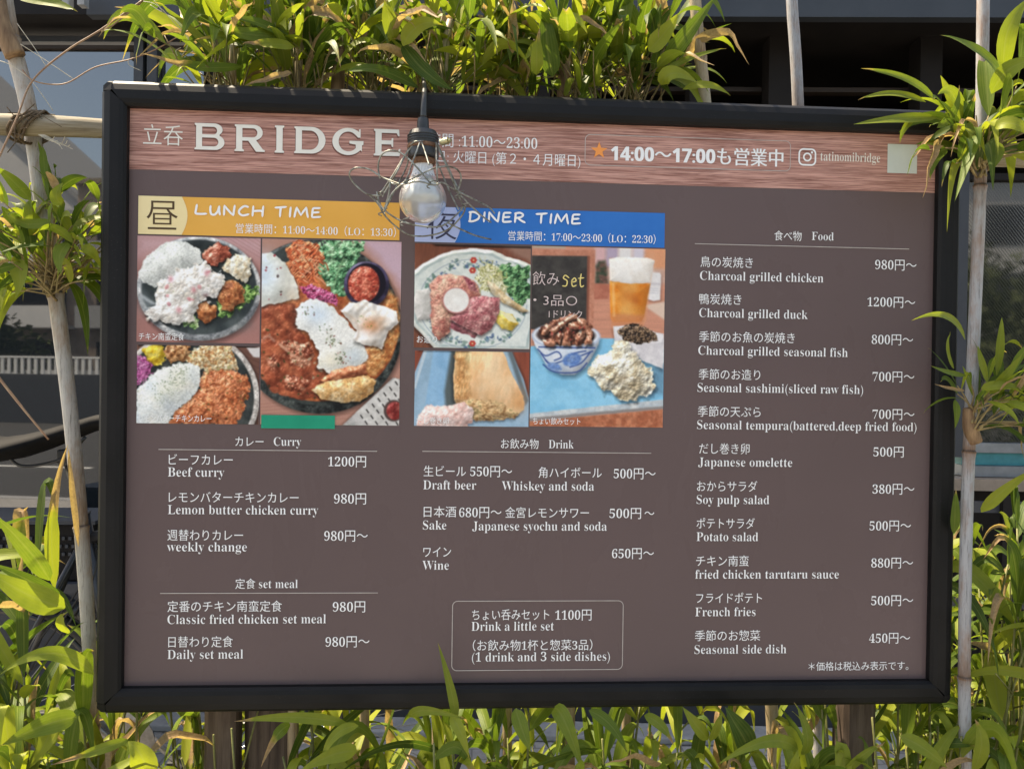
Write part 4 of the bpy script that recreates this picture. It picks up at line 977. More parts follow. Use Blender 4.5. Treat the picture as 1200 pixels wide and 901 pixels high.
ri = p.relief(p.sd_poly([(65, 580), (130, 520), (220, 440), (340, 395), (440, 392), (510, 430), (505, 520), (480, 600), (420, 670), (330, 730), (285, 830), (60, 830)], 3, 5), [(206, 214, 218), (226, 230, 226), (240, 238, 228)], 1.7, 2, 0.42, 10, 16, cscale=16, spec=0.05, amb=0.55, cav=0.10, shadow=(1, 1, 4, 0.35))
p.blobs(ri, 520, (0.6, 1.0), [(240, 241, 236), (226, 230, 228)], (1, 2.3), 0.03, 0.2, 0.5)
for (a, b) in ((330, 520), (250, 600), (360, 460)): 
    m_ = np.exp(-((p.X - a) / 90) ** 2 - ((p.Y - b) / 90) ** 2); p.put(m_ * 0.16, (190, 184, 140))
    p.blobs(m_ * 1.2, 60, (0.4, 0.85), [(84, 104, 66), (110, 126, 84), (70, 84, 60)], (1, 1.9), 0.1, 0, 0.7)
p.blobs(ri * (p.Y < 700), 40, (0.4, 0.8), [(94, 112, 76), (120, 134, 94)], (1, 1.8), 0.1, 0, 0.6)
Bp = p.build('food_picture')

# picture C: large curry plate
p = Pic((28, 44, 630, 856), 3.756, (300, 270), (178, 130, 114), 13)
p.shape(p.sd_poly([(440, 30), (660, 30), (660, 300), (600, 200)], 2), (198, 166, 180), 14)
for k in range(9): p.line([(20, 770 + k * 14), (640, 690 + k * 26)], 0.7, (140, 94, 78), alpha=0.45, smooth=0)
p.relief(p.sd_ell(270, 425, 366, 384, -0.35), [(26, 30, 30), (56, 62, 60), (84, 90, 86)], 2.0, 3, 0.7, 3, 4, cscale=6, spec=0.12, shadow=(2, 2, 8, 0.55))
p.shape(p.sd_ell(268, 412, 346, 360, -0.35), (44, 48, 46), 2.0, (64, 70, 66), 8, 0.12, 1.2)
p.relief(p.sd_ell(284, 430, 338, 322, -0.2), [(140, 62, 32), (172, 90, 52), (196, 116, 68)], 8, 5, 1.6, 2, 6, cscale=9, spec=0.2)
p.relief(p.sd_poly([(560, 240), (620, 300), (630, 440), (590, 560), (520, 640), (470, 620), (480, 520), (560, 400)], 2), [(168, 92, 48), (204, 136, 78), (222, 162, 106)], 4, 5, 1.5, 2, 6, soft=4, cscale=5, spec=0.3)
sc_ = p.relief(p.sd_poly([(20, 330), (170, 320), (190, 440), (280, 540), (300, 640), (280, 740), (180, 750), (90, 720), (20, 640)], 4, 8), [(120, 54, 34), (154, 76, 50), (182, 100, 68)], 9, 4, 2.2, 2, 8, soft=2, cscale=10, spec=0.35, gloss=40)
p.glow(255, 520, 26, 70, (206, 92, 44), 0.6)
for pts in ([(100, 500), (150, 480), (240, 500), (270, 560), (240, 610), (160, 590)], [(120, 650), (200, 640), (250, 660), (200, 720), (140, 710)], [(40, 560), (90, 540), (110, 590), (80, 620)]):
    p.relief(p.sd_poly(pts, 5, 6), [(112, 50, 32), (160, 84, 58), (206, 142, 112)], 5, 5, 3.0, 3, 5, soft=2.5, cscale=5, spec=0.4)
p.line([(110, 505), (150, 540), (190, 565)], 3.0, (214, 158, 130), 2.0, 0.8); p.line([(40, 480), (60, 470), (84, 490)], 3, (206, 160, 140), 2.4, 0.6)
p.blobs(sc_ * (p.Y > 420), 44, (0.6, 1.8), [(60, 74, 38), (88, 102, 54), (44, 50, 30), (178, 168, 140)], (1, 2), 0.1, 0.1, 0.75)
g = p.relief(p.sd_poly([(270, 60), (350, 30), (470, 50), (460, 110), (400, 180), (385, 280), (340, 290), (290, 210), (262, 140)], 8, 7), [(36, 72, 46), (74, 126, 86), (112, 160, 116), (146, 184, 142)], 8, 5, 3.4, 2, 4, cscale=5, ridged=True, spec=0.25)
p.line([(330, 290), (350, 200), (380, 120)], 1.6, (170, 200, 150), 1.5, 0.6)
cr_ = p.relief(p.sd_poly([(130, 80), (190, 40), (260, 60), (290, 120), (270, 180), (240, 245), (180, 235), (140, 160)], 5, 6), [(160, 68, 38), (208, 106, 66), (230, 146, 104)], 5, 4, 3.0, 3, 5, cscale=4, ridged=True, spec=0.25, st=(0.5, 2.6, 0.75))
p.strands(cr_, 34, (8, 18), (1.0, 2.2), [(224, 124, 82), (202, 96, 60), (236, 160, 122)], 0.4, (0.7, 0.5))
rd = p.relief(p.sd_poly([(190, 250), (250, 238), (340, 280), (355, 330), (300, 320), (220, 300)], 4, 5), [(112, 26, 58), (160, 54, 92), (198, 106, 138)], 4, 4, 2.4, 2, 4, cscale=3, ridged=True, spec=0.3)
e1 = p.relief(p.sd_poly([(20, 110), (70, 105), (130, 150), (180, 240), (185, 300), (120, 320), (20, 340)], 3, 8), [(214, 212, 196), (232, 228, 214), (236, 234, 226)], 14, 3, 2.5, 14, 14, cscale=20, spec=0.15, amb=0.6, cav=0.06, shadow=(1, 2, 4, 0.5))
p.glow(40, 200, 60, 90, (196, 220, 238), 0.7); p.glow(160, 290, 26, 30, (236, 206, 170), 0.4)
p.blobs(e1, 9, (0.8, 1.8), [(156, 50, 56), (74, 56, 54)], (1, 1.4), 0.1, 0.1, 0.85)
ri = p.relief(p.sd_poly([(175, 350), (200, 315), (260, 300), (330, 335), (400, 400), (460, 470), (490, 560), (440, 600), (330, 635), (270, 600), (280, 540), (230, 450), (180, 430)], 3, 6), [(222, 220, 208), (236, 234, 226), (242, 240, 232)], 1.8, 2, 0.36, 12, 16, cscale=16, spec=0.05, amb=0.6, cav=0.08, shadow=(-1, 3, 5, 0.5))
p.glow(270, 370, 60, 50, (196, 218, 238), 0.7); p.glow(430, 550, 46, 40, (200, 220, 236), 0.5); p.glow(330, 570, 50, 40, (232, 214, 170), 0.4)
p.blobs(ri, 260, (0.5, 0.9), [(244, 243, 238), (228, 230, 228)], (1, 2.2), 0.03, 0.2, 0.4)
for (a, b, n_) in ((225, 360, 18), (340, 490, 34), (380, 560, 34), (300, 440, 10)):
    p.blobs((np.exp(-((p.X - a) / 40) ** 2 - ((p.Y - b) / 34) ** 2) > 0.5).astype(float), n_, (0.4, 1.2), [(66, 82, 48), (96, 108, 68), (120, 54, 46)], (1, 2.4), 0.1, 0, 0.8)
p.relief(p.sd_ell(480, 235, 98, 102, 0.1), [(40, 34, 52), (58, 50, 76), (78, 70, 100)], 12, 2, 0.6, 5, 5, cscale=10, spec=0.3, shadow=(1, 3, 5, 0.5))
p.shape(p.sd_ell(480, 230, 84, 88, 0.1), (24, 18, 30), 1.2)
p.relief(p.sd_ell(468, 234, 68, 80, 0.1), [(160, 56, 42), (194, 82, 62), (218, 124, 98)], 3, 4, 1.3, 3, 6, soft=1.8, cscale=4, spec=0.35)
eg = p.relief(p.sd_poly([(365, 350), (400, 315), (480, 308), (560, 330), (610, 345), (620, 400), (580, 440), (550, 515), (490, 500), (420, 480), (440, 440), (400, 390)], 3, 10), [(224, 210, 194), (238, 230, 220), (244, 238, 232)], 20, 3, 7.0, 5, 5, cscale=14, spec=0.2, amb=0.55, cav=0.10, shadow=(1, 3, 4, 0.5))
p.glow(500, 415, 44, 34, (212, 124, 70), 0.75); p.glow(545, 385, 20, 14, (230, 180, 140), 0.5)
p.line([(385, 360), (430, 390), (448, 440), (440, 476)], 2.2, (196, 172, 150), 3, 0.7)
p.blobs((p.sd_ell(475, 400, 40, 34) > 0).astype(float), 16, (0.5, 1.1), [(110, 126, 60), (150, 150, 90)], (1, 1.6), 0.1, 0, 0.7)
p.relief(p.sd_poly([(285, 660), (330, 620), (400, 600), (480, 588), (490, 628), (400, 650), (310, 675)], 2, 6), [(160, 78, 44), (196, 110, 72), (222, 146, 104)], 6, 4, 1.6, 6, 5, cscale=6, spec=0.3, shadow=(0, 2, 3, 0.5))
fl = p.relief(p.sd_poly([(245, 700), (300, 670), (400, 650), (490, 635), (528, 660), (515, 710), (460, 750), (370, 760), (290, 740)], 2, 7), [(200, 146, 88), (224, 178, 122), (238, 206, 160)], 3, 4, 0.9, 7, 8, cscale=7, spec=0.12, shadow=(0, 3, 4, 0.5))
p.blobs(fl, 120, (0.35, 0.9), [(180, 118, 66), (160, 98, 56)], (1, 1.5), 0.08, 0, 0.5)
p.shape(p.sd_poly([(380, 860), (600, 645), (640, 650), (640, 870)]), (160, 158, 154), 1.2, (190, 186, 182), 6, 0.08, shadow=(-2, 0, 4, 0.3))
p.shape(p.sd_poly([(440, 800), (610, 645), (640, 660), (640, 870), (510, 870)]), (192, 188, 182), 1.2, (210, 206, 200), 6, 0.06)
for i in range(7):
    for j in range(5):
        a, b = 462 + i * 25 + j * 20, 812 - i * 25 + j * 26
        p.line([(a, b), (a + 8, b + 12)], 1.7, (56, 52, 50), alpha=0.9, smooth=0)
p.shape(p.sd_ell(606, 790, 44, 48), (84, 66, 62), 1.5); p.relief(p.sd_ell(610, 790, 36, 40), [(120, 34, 32), (150, 60, 54), (170, 84, 76)], 4, 3, 0.8, 2, 4, cscale=5, spec=0.3)
Cp = p.build('food_picture')

# picture D: sashimi style plate with a radish slice
p = Pic((25, 28, 550, 502), 3.917, (480, 280), (124, 74, 56), 14)
k = p.noise(6, 3, 0.35, 4, 0.1); p.img *= (1 + 0.14 * k)[..., None]
p.shape(p.sd_poly([(420, 20), (560, 20), (560, 110), (480, 70)], 2), (150, 112, 96), 6)
out = [(0, 170), (60, 120), (130, 80), (190, 55), (290, 44), (380, 52), (440, 80), (500, 92), (560, 118), (600, 300), (560, 510), (120, 510), (60, 440), (20, 400), (-20, 280)]
p.relief(p.sd_poly(out, 1, 10), [(204, 206, 196), (224, 226, 214), (232, 232, 222)], 14, 2, 0.5, 3, 3, cscale=14, spec=0.15, cav=0.04, shadow=(0, 3, 5, 0.55))
p.shape(p.sd_poly([(290 + (a - 290) * 0.94, 300 + (b - 300) * 0.94) for a, b in out], 1, 10), (166, 182, 180), 1.2, (196, 206, 200), 12, 0.03, 3)
pl = p.shape(p.sd_poly([(290 + (a - 290) * 0.90, 300 + (b - 300) * 0.90) for a, b in out], 1, 10), (206, 214, 208), 1.2, (224, 228, 220), 12, 0.03, 3)
ell = lambda t, fx, fy: (290 + fx * math.cos(t), 300 + fy * math.sin(t))
p.line([ell(t * 0.2, 245, 205) for t in range(32)], 0.7, (104, 126, 150), alpha=0.7)
for t in np.arange(0, 6.28, 0.19):
    cx_, cy_ = ell(t, 214 + 14 * math.sin(9 * t), 186 + 14 * math.sin(9 * t))
    m_ = (p.sd_ell(cx_, cy_, 22, 20) > 0).astype(float)
    p.blobs(m_, 6, (1.0, 2.2), [(56, 82, 122), (96, 122, 138), (86, 122, 108), (112, 140, 128)], (1, 2.2), 0.1, 0, 0.75)
    p.line([(cx_ - 16, cy_ - 6), (cx_, cy_ + 6), (cx_ + 16, cy_ - 4)], 0.6, (84, 108, 120), alpha=0.7)
for cx_, cy_ in ((290, 98), (290, 480), (286, 145), (540, 255)):
    for t in range(6): p.shape(p.sd_ell(cx_ + 9 * math.cos(t * 1.05), cy_ + 9 * math.sin(t * 1.05), 7, 6), (196, 66, 56), 1.0)
    p.shape(p.sd_ell(cx_, cy_, 4, 4), (226, 190, 140), 1)
p.shape(p.sd_poly([(15, 300), (40, 240), (90, 230), (110, 290), (100, 370), (40, 380)], 2, 8), (196, 192, 184), 2, (214, 208, 202), 6, 0.06, 3, 0.3, 5, shadow=(1, 2, 4, 0.3))
p.relief(p.sd_poly([(400, 130), (450, 105), (540, 130), (550, 250), (520, 310), (450, 270), (410, 200)], 7, 6), [(28, 60, 36), (62, 106, 66), (108, 150, 100)], 4.5, 5, 2.6, 2, 5, cscale=5, ridged=True, spec=0.2)
st_ = p.relief(p.sd_poly([(300, 190), (320, 130), (370, 105), (420, 150), (450, 230), (400, 250), (340, 240)], 5, 6), [(150, 146, 90), (200, 194, 146), (226, 220, 184)], 3, 4, 2.0, 2, 5, soft=2, cscale=4, ridged=True)
p.strands(st_, 90, (6, 14), (0.5, 1.0), [(226, 220, 180), (200, 194, 140), (160, 160, 96), (236, 232, 204)], 0.9)
p.relief(p.sd_poly([(350, 190), (390, 205), (470, 280), (545, 325), (520, 335), (420, 290), (370, 240)], 1.5), [(190, 156, 110), (220, 194, 154), (236, 220, 190)], 6, 3, 0.8, 5, 4, cscale=6, shadow=(0, 2, 3, 0.5))
p.relief(p.sd_poly([(390, 370), (410, 325), (470, 345), (500, 385), (470, 418), (420, 410)], 1.5), [(206, 164, 52), (228, 192, 82), (238, 212, 120)], 5, 3, 0.5, 5, 5, cscale=6, spec=0.2, shadow=(0, 2, 3, 0.5))
p.shape(p.sd_poly([(415, 330), (470, 348), (495, 385), (450, 372)], 1), (236, 226, 176), 1.2)
MT = [(176, 104, 92), (206, 144, 124), (226, 176, 150)]
p.relief(p.sd_poly([(95, 210), (130, 170), (240, 165), (300, 200), (330, 270), (300, 330), (200, 360), (180, 440), (140, 465), (105, 430)], 2.5, 6), MT, 1.9, 3, 0.9, 6, 7, cscale=7, spec=0.14, shadow=(1, 3, 4, 0.5))
p.relief(p.sd_poly([(240, 170), (300, 200), (310, 250), (270, 230)], 2), [(120, 50, 60), (160, 86, 92), (190, 124, 124)], 2.2, 3, 0.9, 3, 4, soft=2, cscale=3)
p.relief(p.sd_poly([(190, 380), (260, 400), (330, 420), (300, 455), (220, 430), (185, 410)], 2), [(140, 72, 80), (174, 104, 108), (200, 140, 136)], 2.2, 3, 0.8, 4, 4, cscale=4)
p.relief(p.sd_poly([(185, 370), (280, 270), (340, 262), (412, 268), (410, 330), (380, 410), (330, 440), (250, 405)], 2), [(160, 86, 90), (190, 120, 120), (216, 160, 152)], 1.9, 3, 0.9, 6, 7, cscale=5, spec=0.14, shadow=(0, 3, 4, 0.5))
p.shape(p.sd_ell(214, 284, 62, 60), (204, 132, 126), 1.2, shadow=(0, 2, 4, 0.5)); p.shape(p.sd_ell(214, 283, 57, 55), (232, 226, 218), 1.2, (240, 236, 230), 8, 0.03)
p.glow(212, 284, 18, 16, (246, 244, 238), 0.8)
Dp = p.build('food_picture')

# picture E: rolled omelette on a blue dish
p = Pic((25, 516, 545, 860), 3.917, (480, 280), (140, 72, 54), 15)
k = p.noise(6, 3, 0.4, 4, 0.0); p.img *= (1 + 0.12 * k)[..., None]
p.shape(p.sd_poly([(15, 870), (15, 640), (70, 500), (455, 500), (520, 640), (560, 780), (560, 870)]), (138, 170, 192), 1.4, (150, 182, 204), 16, 0.03, 4, shadow=(1, 0, 5, 0.4))
p.shape(p.sd_poly([(55, 870), (75, 760), (110, 500), (190, 500), (165, 700), (150, 870)]), (122, 168, 204), 2, (140, 184, 216), 16, 0.03)
p.shape(p.sd_poly([(160, 700), (190, 500), (220, 500), (215, 760), (170, 800)]), (88, 98, 98), 4)
p.shape(p.sd_poly([(70, 500), (84, 500), (30, 690), (18, 690)]), (186, 204, 214), 1.5); p.shape(p.sd_poly([(440, 500), (462, 500), (545, 740), (530, 760)]), (96, 110, 116), 3)
p.relief(p.sd_poly([(210, 500), (420, 500), (460, 600), (520, 720), (525, 780), (490, 810), (400, 770), (290, 750), (205, 740), (200, 620)], 1.5, 10), [(240, 180, 126), (247, 194, 144), (249, 206, 160)], 9, 4, 0.9, 16, 18, cscale=18, spec=0.16, amb=0.66, cav=0.08, st=(0.7, 2.2, 0.1), shadow=(-2, 2, 6, 0.5))
p.glow(380, 640, 60, 120, (252, 216, 172), 0.5); p.glow(505, 740, 30, 60, (206, 140, 88), 0.5); p.glow(300, 640, 22, 130, (226, 160, 106), 0.35)
m_ = 0.75 * p.mask(p.sd_poly([(202, 510), (262, 510), (285, 742), (202, 742)], 2), 12)
keep = p.img.copy(); p.relief(p.sd_poly([(205, 505), (270, 505), (290, 742), (205, 742)], 3, 6), [(166, 104, 54), (206, 142, 84), (232, 178, 120)], 4, 5, 2.0, 2, 6, cscale=5, spec=0.2, st=(0.6, 2.0, 0.0)); p.img = keep * (1 - m_[..., None]) + p.img * m_[..., None]
p.relief(p.sd_poly([(205, 745), (290, 735), (400, 745), (500, 795), (480, 825), (380, 830), (310, 835), (250, 800)], 3, 6), [(140, 102, 66), (184, 142, 98), (214, 176, 130), (160, 136, 92)], 3.4, 5, 1.5, 5, 6, soft=1.8, cscale=4, spec=0.12, cav=0.25, st=(2.0, 0.7, 0.1), shadow=(0, 2, 4, 0.4))
p.relief(p.sd_poly([(25, 870), (40, 810), (90, 765), (150, 770), (200, 760), (240, 750), (285, 775), (290, 830), (270, 870)], 4, 7), [(212, 164, 152), (230, 192, 182), (240, 212, 204)], 5, 4, 1.8, 8, 9, cscale=7, spec=0.12, amb=0.6, cav=0.12, shadow=(1, 2, 4, 0.35))
Ep = p.build('food_picture')

# picture F: beer, small dishes on a blue tray, chalkboard behind
p = Pic((53, 40, 652, 862), 3.917, (610, 280), (206, 140, 116), 16)
k = p.noise(7, 3, 5, 0.4); p.img *= (1 + 0.08 * k)[..., None]
p.shape(p.sd_poly([(330, 30), (660, 30), (660, 200), (330, 220)]), (196, 152, 134), 6, (214, 176, 160), 14, 0.05)
for x0, x1, c in ((338, 380, (214, 168, 168)), (384, 440, (176, 158, 178)), (440, 500, (226, 220, 216)), (505, 556, (206, 196, 206)), (560, 660, (222, 150, 112))): p.shape(p.sd_poly([(x0, 30), (x1, 30), (x1, 130), (x0, 130)]), c, 5)
p.shape(p.sd_poly([(336, 130), (350, 100), (380, 100), (392, 130), (395, 210), (336, 210)], 1), (66, 74, 58), 4, (110, 80, 70), 5, 0.2)
p.shape(p.sd_poly([(330, 205), (410, 205), (400, 275), (330, 278)]), (176, 104, 84), 2, (190, 118, 96), 5)
p.shape(p.sd_poly([(55, 30), (200, 30), (200, 48), (55, 48)]), (176, 168, 150), 3)
p.shape(p.sd_poly([(40, 56), (335, 52), (332, 450), (40, 450)]), (186, 120, 96), 1.3, (200, 134, 110), 8, 0.08)
p.shape(p.sd_poly([(40, 84), (308, 80), (306, 420), (40, 420)]), (58, 54, 52), 1.3, (74, 70, 66), 10, 0.08)
p.shape(p.sd_poly([(300, 80), (312, 80), (310, 420), (300, 420)]), (140, 84, 66), 1.5)
# salt bottle
p.shape(p.sd_poly([(562, 270), (570, 205), (580, 195), (580, 155), (595, 148), (628, 150), (634, 160), (632, 200), (632, 275), (600, 280)], 0.5), (222, 216, 214), 1.4, (232, 228, 226), 8, 0.02, shadow=(1, 2, 4, 0.25))
p.shape(p.sd_poly([(580, 196), (632, 198), (632, 206), (578, 204)]), (196, 188, 190), 2)
for y in (222, 232, 243): p.line([(580, y), (622, y + 1)], 0.7, (176, 176, 186), alpha=0.6, smooth=0)
p.shape(p.sd_poly([(556, 300), (660, 280), (660, 370)]), (222, 190, 170), 3)
# beer
p.shape(p.sd_poly([(398, 86), (600, 86), (570, 370), (545, 420), (420, 420), (410, 370)]), (222, 150, 104), 1.5, alpha=0.5)
be = p.shape(p.sd_poly([(402, 190), (586, 200), (560, 350), (548, 376), (420, 380), (408, 360)], 0.5), (222, 124, 40), 1.4, (234, 152, 70), 12, 0.03, 3, 0.2, 9, light=(-0.8, 0))
p.shape(p.sd_poly([(455, 200), (520, 200), (505, 370), (440, 370)]), (238, 176, 104), 10, alpha=0.6)
p.shape(p.sd_poly([(405, 340), (562, 345), (545, 420), (420, 422)]), (206, 128, 90), 5, alpha=0.7)
p.glow(490, 260, 40, 26, (196, 100, 36), 0.5); p.glow(520, 280, 16, 20, (180, 92, 40), 0.5); p.line([(418, 205), (424, 350)], 2.5, (246, 200, 140), 3, 0.6)
p.shape(p.sd_poly([(398, 92), (430, 82), (570, 82), (602, 92), (586, 196), (500, 202), (402, 192)], 1), (236, 226, 214), 1.4, (244, 238, 230), 10, 0.02, 3, 0.15, 6); p.glow(590, 140, 14, 60, (206, 190, 178), 0.4)
# tray
p.shape(p.sd_poly([(40, 500), (330, 455), (660, 455), (660, 770), (40, 830)]), (120, 188, 222), 1.4, (138, 202, 232), 16, 0.03, 4)
p.shape(p.sd_poly([(40, 806), (660, 732), (660, 772), (40, 836)], 0.6), (176, 186, 192), 1.3, (206, 208, 206), 8, 0.06)
p.shape(p.sd_poly([(40, 826), (660, 762), (660, 776), (40, 842)], 0.6), (140, 132, 128), 2)
p.shape(p.sd_poly([(40, 842), (660, 778), (660, 880), (40, 880)]), (166, 96, 68), 1.6, (196, 124, 92), 6, 0.15)
p.shape(p.sd_poly([(600, 600), (660, 560), (660, 720), (590, 700)], 3), (94, 130, 152), 8, alpha=0.7)
# white square dish with seaweed
p.shape(p.sd_poly([(420, 400), (470, 395), (650, 430), (660, 520), (650, 590), (560, 560), (430, 470)], 1), (206, 200, 202), 1.4, (226, 220, 220), 8, 0.03, 3, shadow=(0, 4, 6, 0.35))
p.shape(p.sd_poly([(425, 402), (520, 388), (650, 440), (640, 470), (470, 480)], 0.5), (232, 226, 226), 1.3)
p.relief(p.sd_poly([(440, 420), (480, 385), (540, 382), (610, 430), (625, 462), (560, 475), (470, 470)], 4, 5), [(30, 22, 18), (70, 54, 42), (120, 94, 70), (52, 40, 32)], 3.2, 5, 2.4, 3, 5, cscale=3, ridged=True, spec=0.35, cav=0.4)
# blue and white bowl with octopus
bw = p.shape(p.sd_poly([(57, 440), (70, 490), (100, 540), (130, 595), (190, 625), (250, 625), (300, 590), (330, 540), (358, 480), (362, 450)], 0.5), (196, 208, 222), 1.3, (222, 226, 232), 10, 0.04, 3, 0.35, 9, shadow=(1, 4, 6, 0.4))
p.shape(p.sd_ell(210, 448, 154, 62), (176, 190, 212), 1.3, shadow=None); p.shape(p.sd_ell(210, 446, 146, 56), (224, 228, 234), 1.3); p.shape(p.sd_ell(210, 444, 132, 48), (74, 58, 54), 1.5)
bm_ = (p.sd_poly([(75, 505), (345, 505), (300, 590), (200, 625), (130, 590)]) > 0).astype(float)
for P_ in ([(85, 510), (120, 540), (170, 520), (190, 545), (160, 560)], [(120, 560), (150, 590), (190, 600)], [(230, 590), (280, 570), (320, 520)], [(270, 540), (330, 515)], [(90, 500), (340, 500)], [(100, 530), (140, 575), (200, 560), (240, 530)], [(300, 515), (250, 525), (210, 545)], [(110, 580), (160, 612), (260, 612), (305, 570)]): p.line(P_, 1.7, (44, 72, 136), alpha=0.85)
p.shape(p.sd_ell(238, 555, 44, 30, -0.3), (82, 118, 176), 2, (130, 158, 200), 4, 0.2); p.shape(p.sd_ell(160, 590, 34, 18, 0.3), (96, 130, 184), 2, (130, 158, 200), 4, 0.2)
OC = [(110, 58, 42), (164, 98, 72), (208, 150, 120), (186, 120, 92)]
p.relief(p.sd_poly([(80, 430), (110, 400), (180, 370), (240, 340), (300, 370), (330, 430), (320, 470), (240, 492), (140, 488)], 4, 7), [(64, 34, 28), (120, 70, 52), (168, 106, 82)], 5, 5, 3.0, 3, 5, cscale=5, spec=0.3, cav=0.4)
for P_, w_ in (([(95, 440), (120, 395), (150, 405), (120, 450)], 4), ([(130, 425), (180, 385), (250, 345), (262, 362), (200, 400), (150, 440)], 4), ([(255, 360), (300, 375), (328, 440), (312, 470), (298, 420), (262, 392)], 4), ([(190, 490), (205, 430), (225, 415), (238, 440), (226, 488)], 4), ([(250, 490), (258, 440), (282, 410), (296, 432), (276, 492)], 4), ([(105, 470), (140, 462), (168, 480), (150, 498), (112, 492)], 4), ([(160, 470), (178, 430), (196, 440), (182, 486)], 4), ([(292, 490), (304, 450), (330, 440), (326, 478)], 4), ([(215, 395), (250, 380), (290, 405), (270, 418), (230, 412)], 4)):
    p.relief(p.sd_poly(P_, 2, 5), OC, 4.5, 4, 1.4, 9, 5, cscale=5, spec=0.45, gloss=30, cav=0.3, shadow=(1, 3, 3, 0.6))
p.blobs((p.sd_ell(215, 425, 90, 50) > 0).astype(float), 26, (0.5, 1.5), [(196, 70, 64), (230, 190, 164), (90, 46, 38)], (1, 2.2), 0.06, 0.2, 0.7)
ps = p.relief(p.sd_poly([(312, 600), (340, 550), (390, 520), (430, 470), (480, 455), (500, 490), (540, 520), (560, 560), (600, 600), (606, 660), (590, 710), (550, 720), (520, 745), (470, 735), (430, 710), (380, 690), (330, 650)], 6, 7), [(204, 184, 150), (228, 214, 186), (240, 232, 214)], 9, 6, 6.0, 10, 10, cscale=9, spec=0.12, amb=0.42, cav=0.28, shadow=(2, 4, 7, 0.45))
p.glow(470, 640, 40, 26, (176, 146, 104), 0.35); p.glow(520, 600, 14, 40, (170, 142, 104), 0.3)
p.blobs(ps, 34, (0.4, 1.0), [(150, 126, 92), (190, 150, 110)], (1, 1.6), 0.1, 0, 0.6)
Fp = p.build('food_picture')
for o, s in ((A, 'fried chicken with white sauce and rice on dark plate'), (Bp, 'rice with orange curry and yellow pickles'), (Cp, 'large curry plate with fried egg and red dip'), (Dp, 'pink sliced meat with radish slice on patterned plate'), (Ep, 'rolled omelette on pale blue dish'), (Fp, 'glass of beer, blue bowl and potato salad on blue tray')): o['label'] = 'printed picture of ' + s
# captions and chalk writing on the pictures
put('picture_caption', 'チキン南蛮定食', 163, 216, 397.5, 9.2, W, A, cjk='gothic')
put('picture_caption', 'レモンバターチキンカレー', 163, 248, 493, 9.2, W, Bp, cjk='gothic')
put('picture_caption', 'お造り', 488.5, 512, 401, 9.2, W, Dp, cjk='gothic')
put('picture_caption', 'だし巻き卵', 488, 526, 496, 9.2, W, Ep, cjk='gothic')
put('picture_caption', 'ちょい飲みセット', 624.5, 680, 496.5, 9.2, W, Fp, cjk='gothic')
put('chalk_writing', '飲み', 624, 655, 333, 18, M['pink_chalk'], Fp, cjk='gothic_thin')
handwriting_set = [hs([(.8, .75), (.4, .95), (.2, .72), (.6, .5), (.5, .1), (.1, .1)], 4), hs([(1.05, .4), (1.55, .5), (1.4, .75), (1.1, .5), (1.2, .08), (1.6, .16)], 4), hs([(2.1, 1.1), (2.0, .5), (2.1, .05), (2.4, .15)], 4), hs([(1.8, .72), (2.4, .78)], 3)]
(xa, za), (xb, zb2) = B(658, 322), B(684, 337)
ribbon('chalk_writing', [[(xa + a / 2.4 * (xb - xa), zb2 + b * (za - zb2)) for a, b in S] for S in handwriting_set], 0.0018, M['yellow_chalk'], Fp)
put('chalk_writing', '・3品○', 625, 676, 357, 15, M['pink_chalk'], Fp, latin='gothic_thin', cjk='gothic_thin')
put('chalk_writing', '1ドリンク', 643, 682, 372, 11, M['pink_chalk'], Fp, latin='gothic', cjk='gothic')
x0, z0, x1, z1 = quad((306.5, 486), (392.5, 502.5))
mb = MB(); mb.box((x0, -0.0012, z0), (x1, -0.0016, z1)); mb.build('green_tape', M['tape'], board)

# ------------------------------------------------------------------ posts and rail that carry the board
def post(px0, px1, Y, dep, ztop, label, seed):
    a, b = at(px0, 880, Y), at(px1, 880, Y)
    t = thing('wood_post', ((a.x + b.x) / 2, Y + dep / 2, 0), label, 'post', 'posts carrying the menu board')
    rr = random.Random(seed); mb = MB(); n = 26; vs_ = []; fs = []
    sec = []
    for k in range(20):
        th = 2 * math.pi * k / 20; cx_, sy = math.cos(th), math.sin(th); q = 1 / max(abs(cx_), abs(sy)); q = 1 + (q - 1) * 0.86
        sec.append((cx_ * q * (1 + rr.uniform(-.03, .03)), sy * q * (1 + rr.uniform(-.03, .03))))
    for i in range(n):
        z = -0.1 + (ztop + 0.1) * i / (n - 1)
        for (u_, v_) in sec:
            j = 1 + 0.02 * math.sin(z * 9 + u_ * 3 + seed)
            vs_.append(((a.x + b.x) / 2 + u_ * (b.x - a.x) / 2 * j, Y + dep / 2 + v_ * dep / 2 * j, z))
    for i in range(n - 1):
        for k in range(20): fs.append((i * 20 + k, i * 20 + (k + 1) % 20, (i + 1) * 20 + (k + 1) % 20, (i + 1) * 20 + k))
    fs.append(tuple(range((n - 1) * 20, n * 20)))
    mb.add(vs_, fs); mb.build('shaft', M['post_wood'], t)
    mb = MB(); zc = ztop - 0.12
    for dz in (0, -0.5): mb.lathe([(0.006, 0), (0.007, 0.004), (0.0, 0.006)], ((a.x + b.x) / 2, Y - 0.002, zc + dz), 10, Vector((0, -1, 0)))
    return t
post(236, 275, 0.075, 0.05, 1.60, 'dark wood post under the board, leftmost of the three', 1)
post(283, 341, 0.10, 0.07, 1.58, 'thick cracked wood post second from left under the board', 2)
post(990, 1028, 0.075, 0.05, 1.60, 'brown wood post near the right end of the board', 3)
zr = at(60, 148, 0.035).z
rail_o = thing('fence_rail', (0, 0.045, zr), 'weathered round horizontal wooden rail running behind the board', 'rail')
mb = MB(); P = []; RR = []
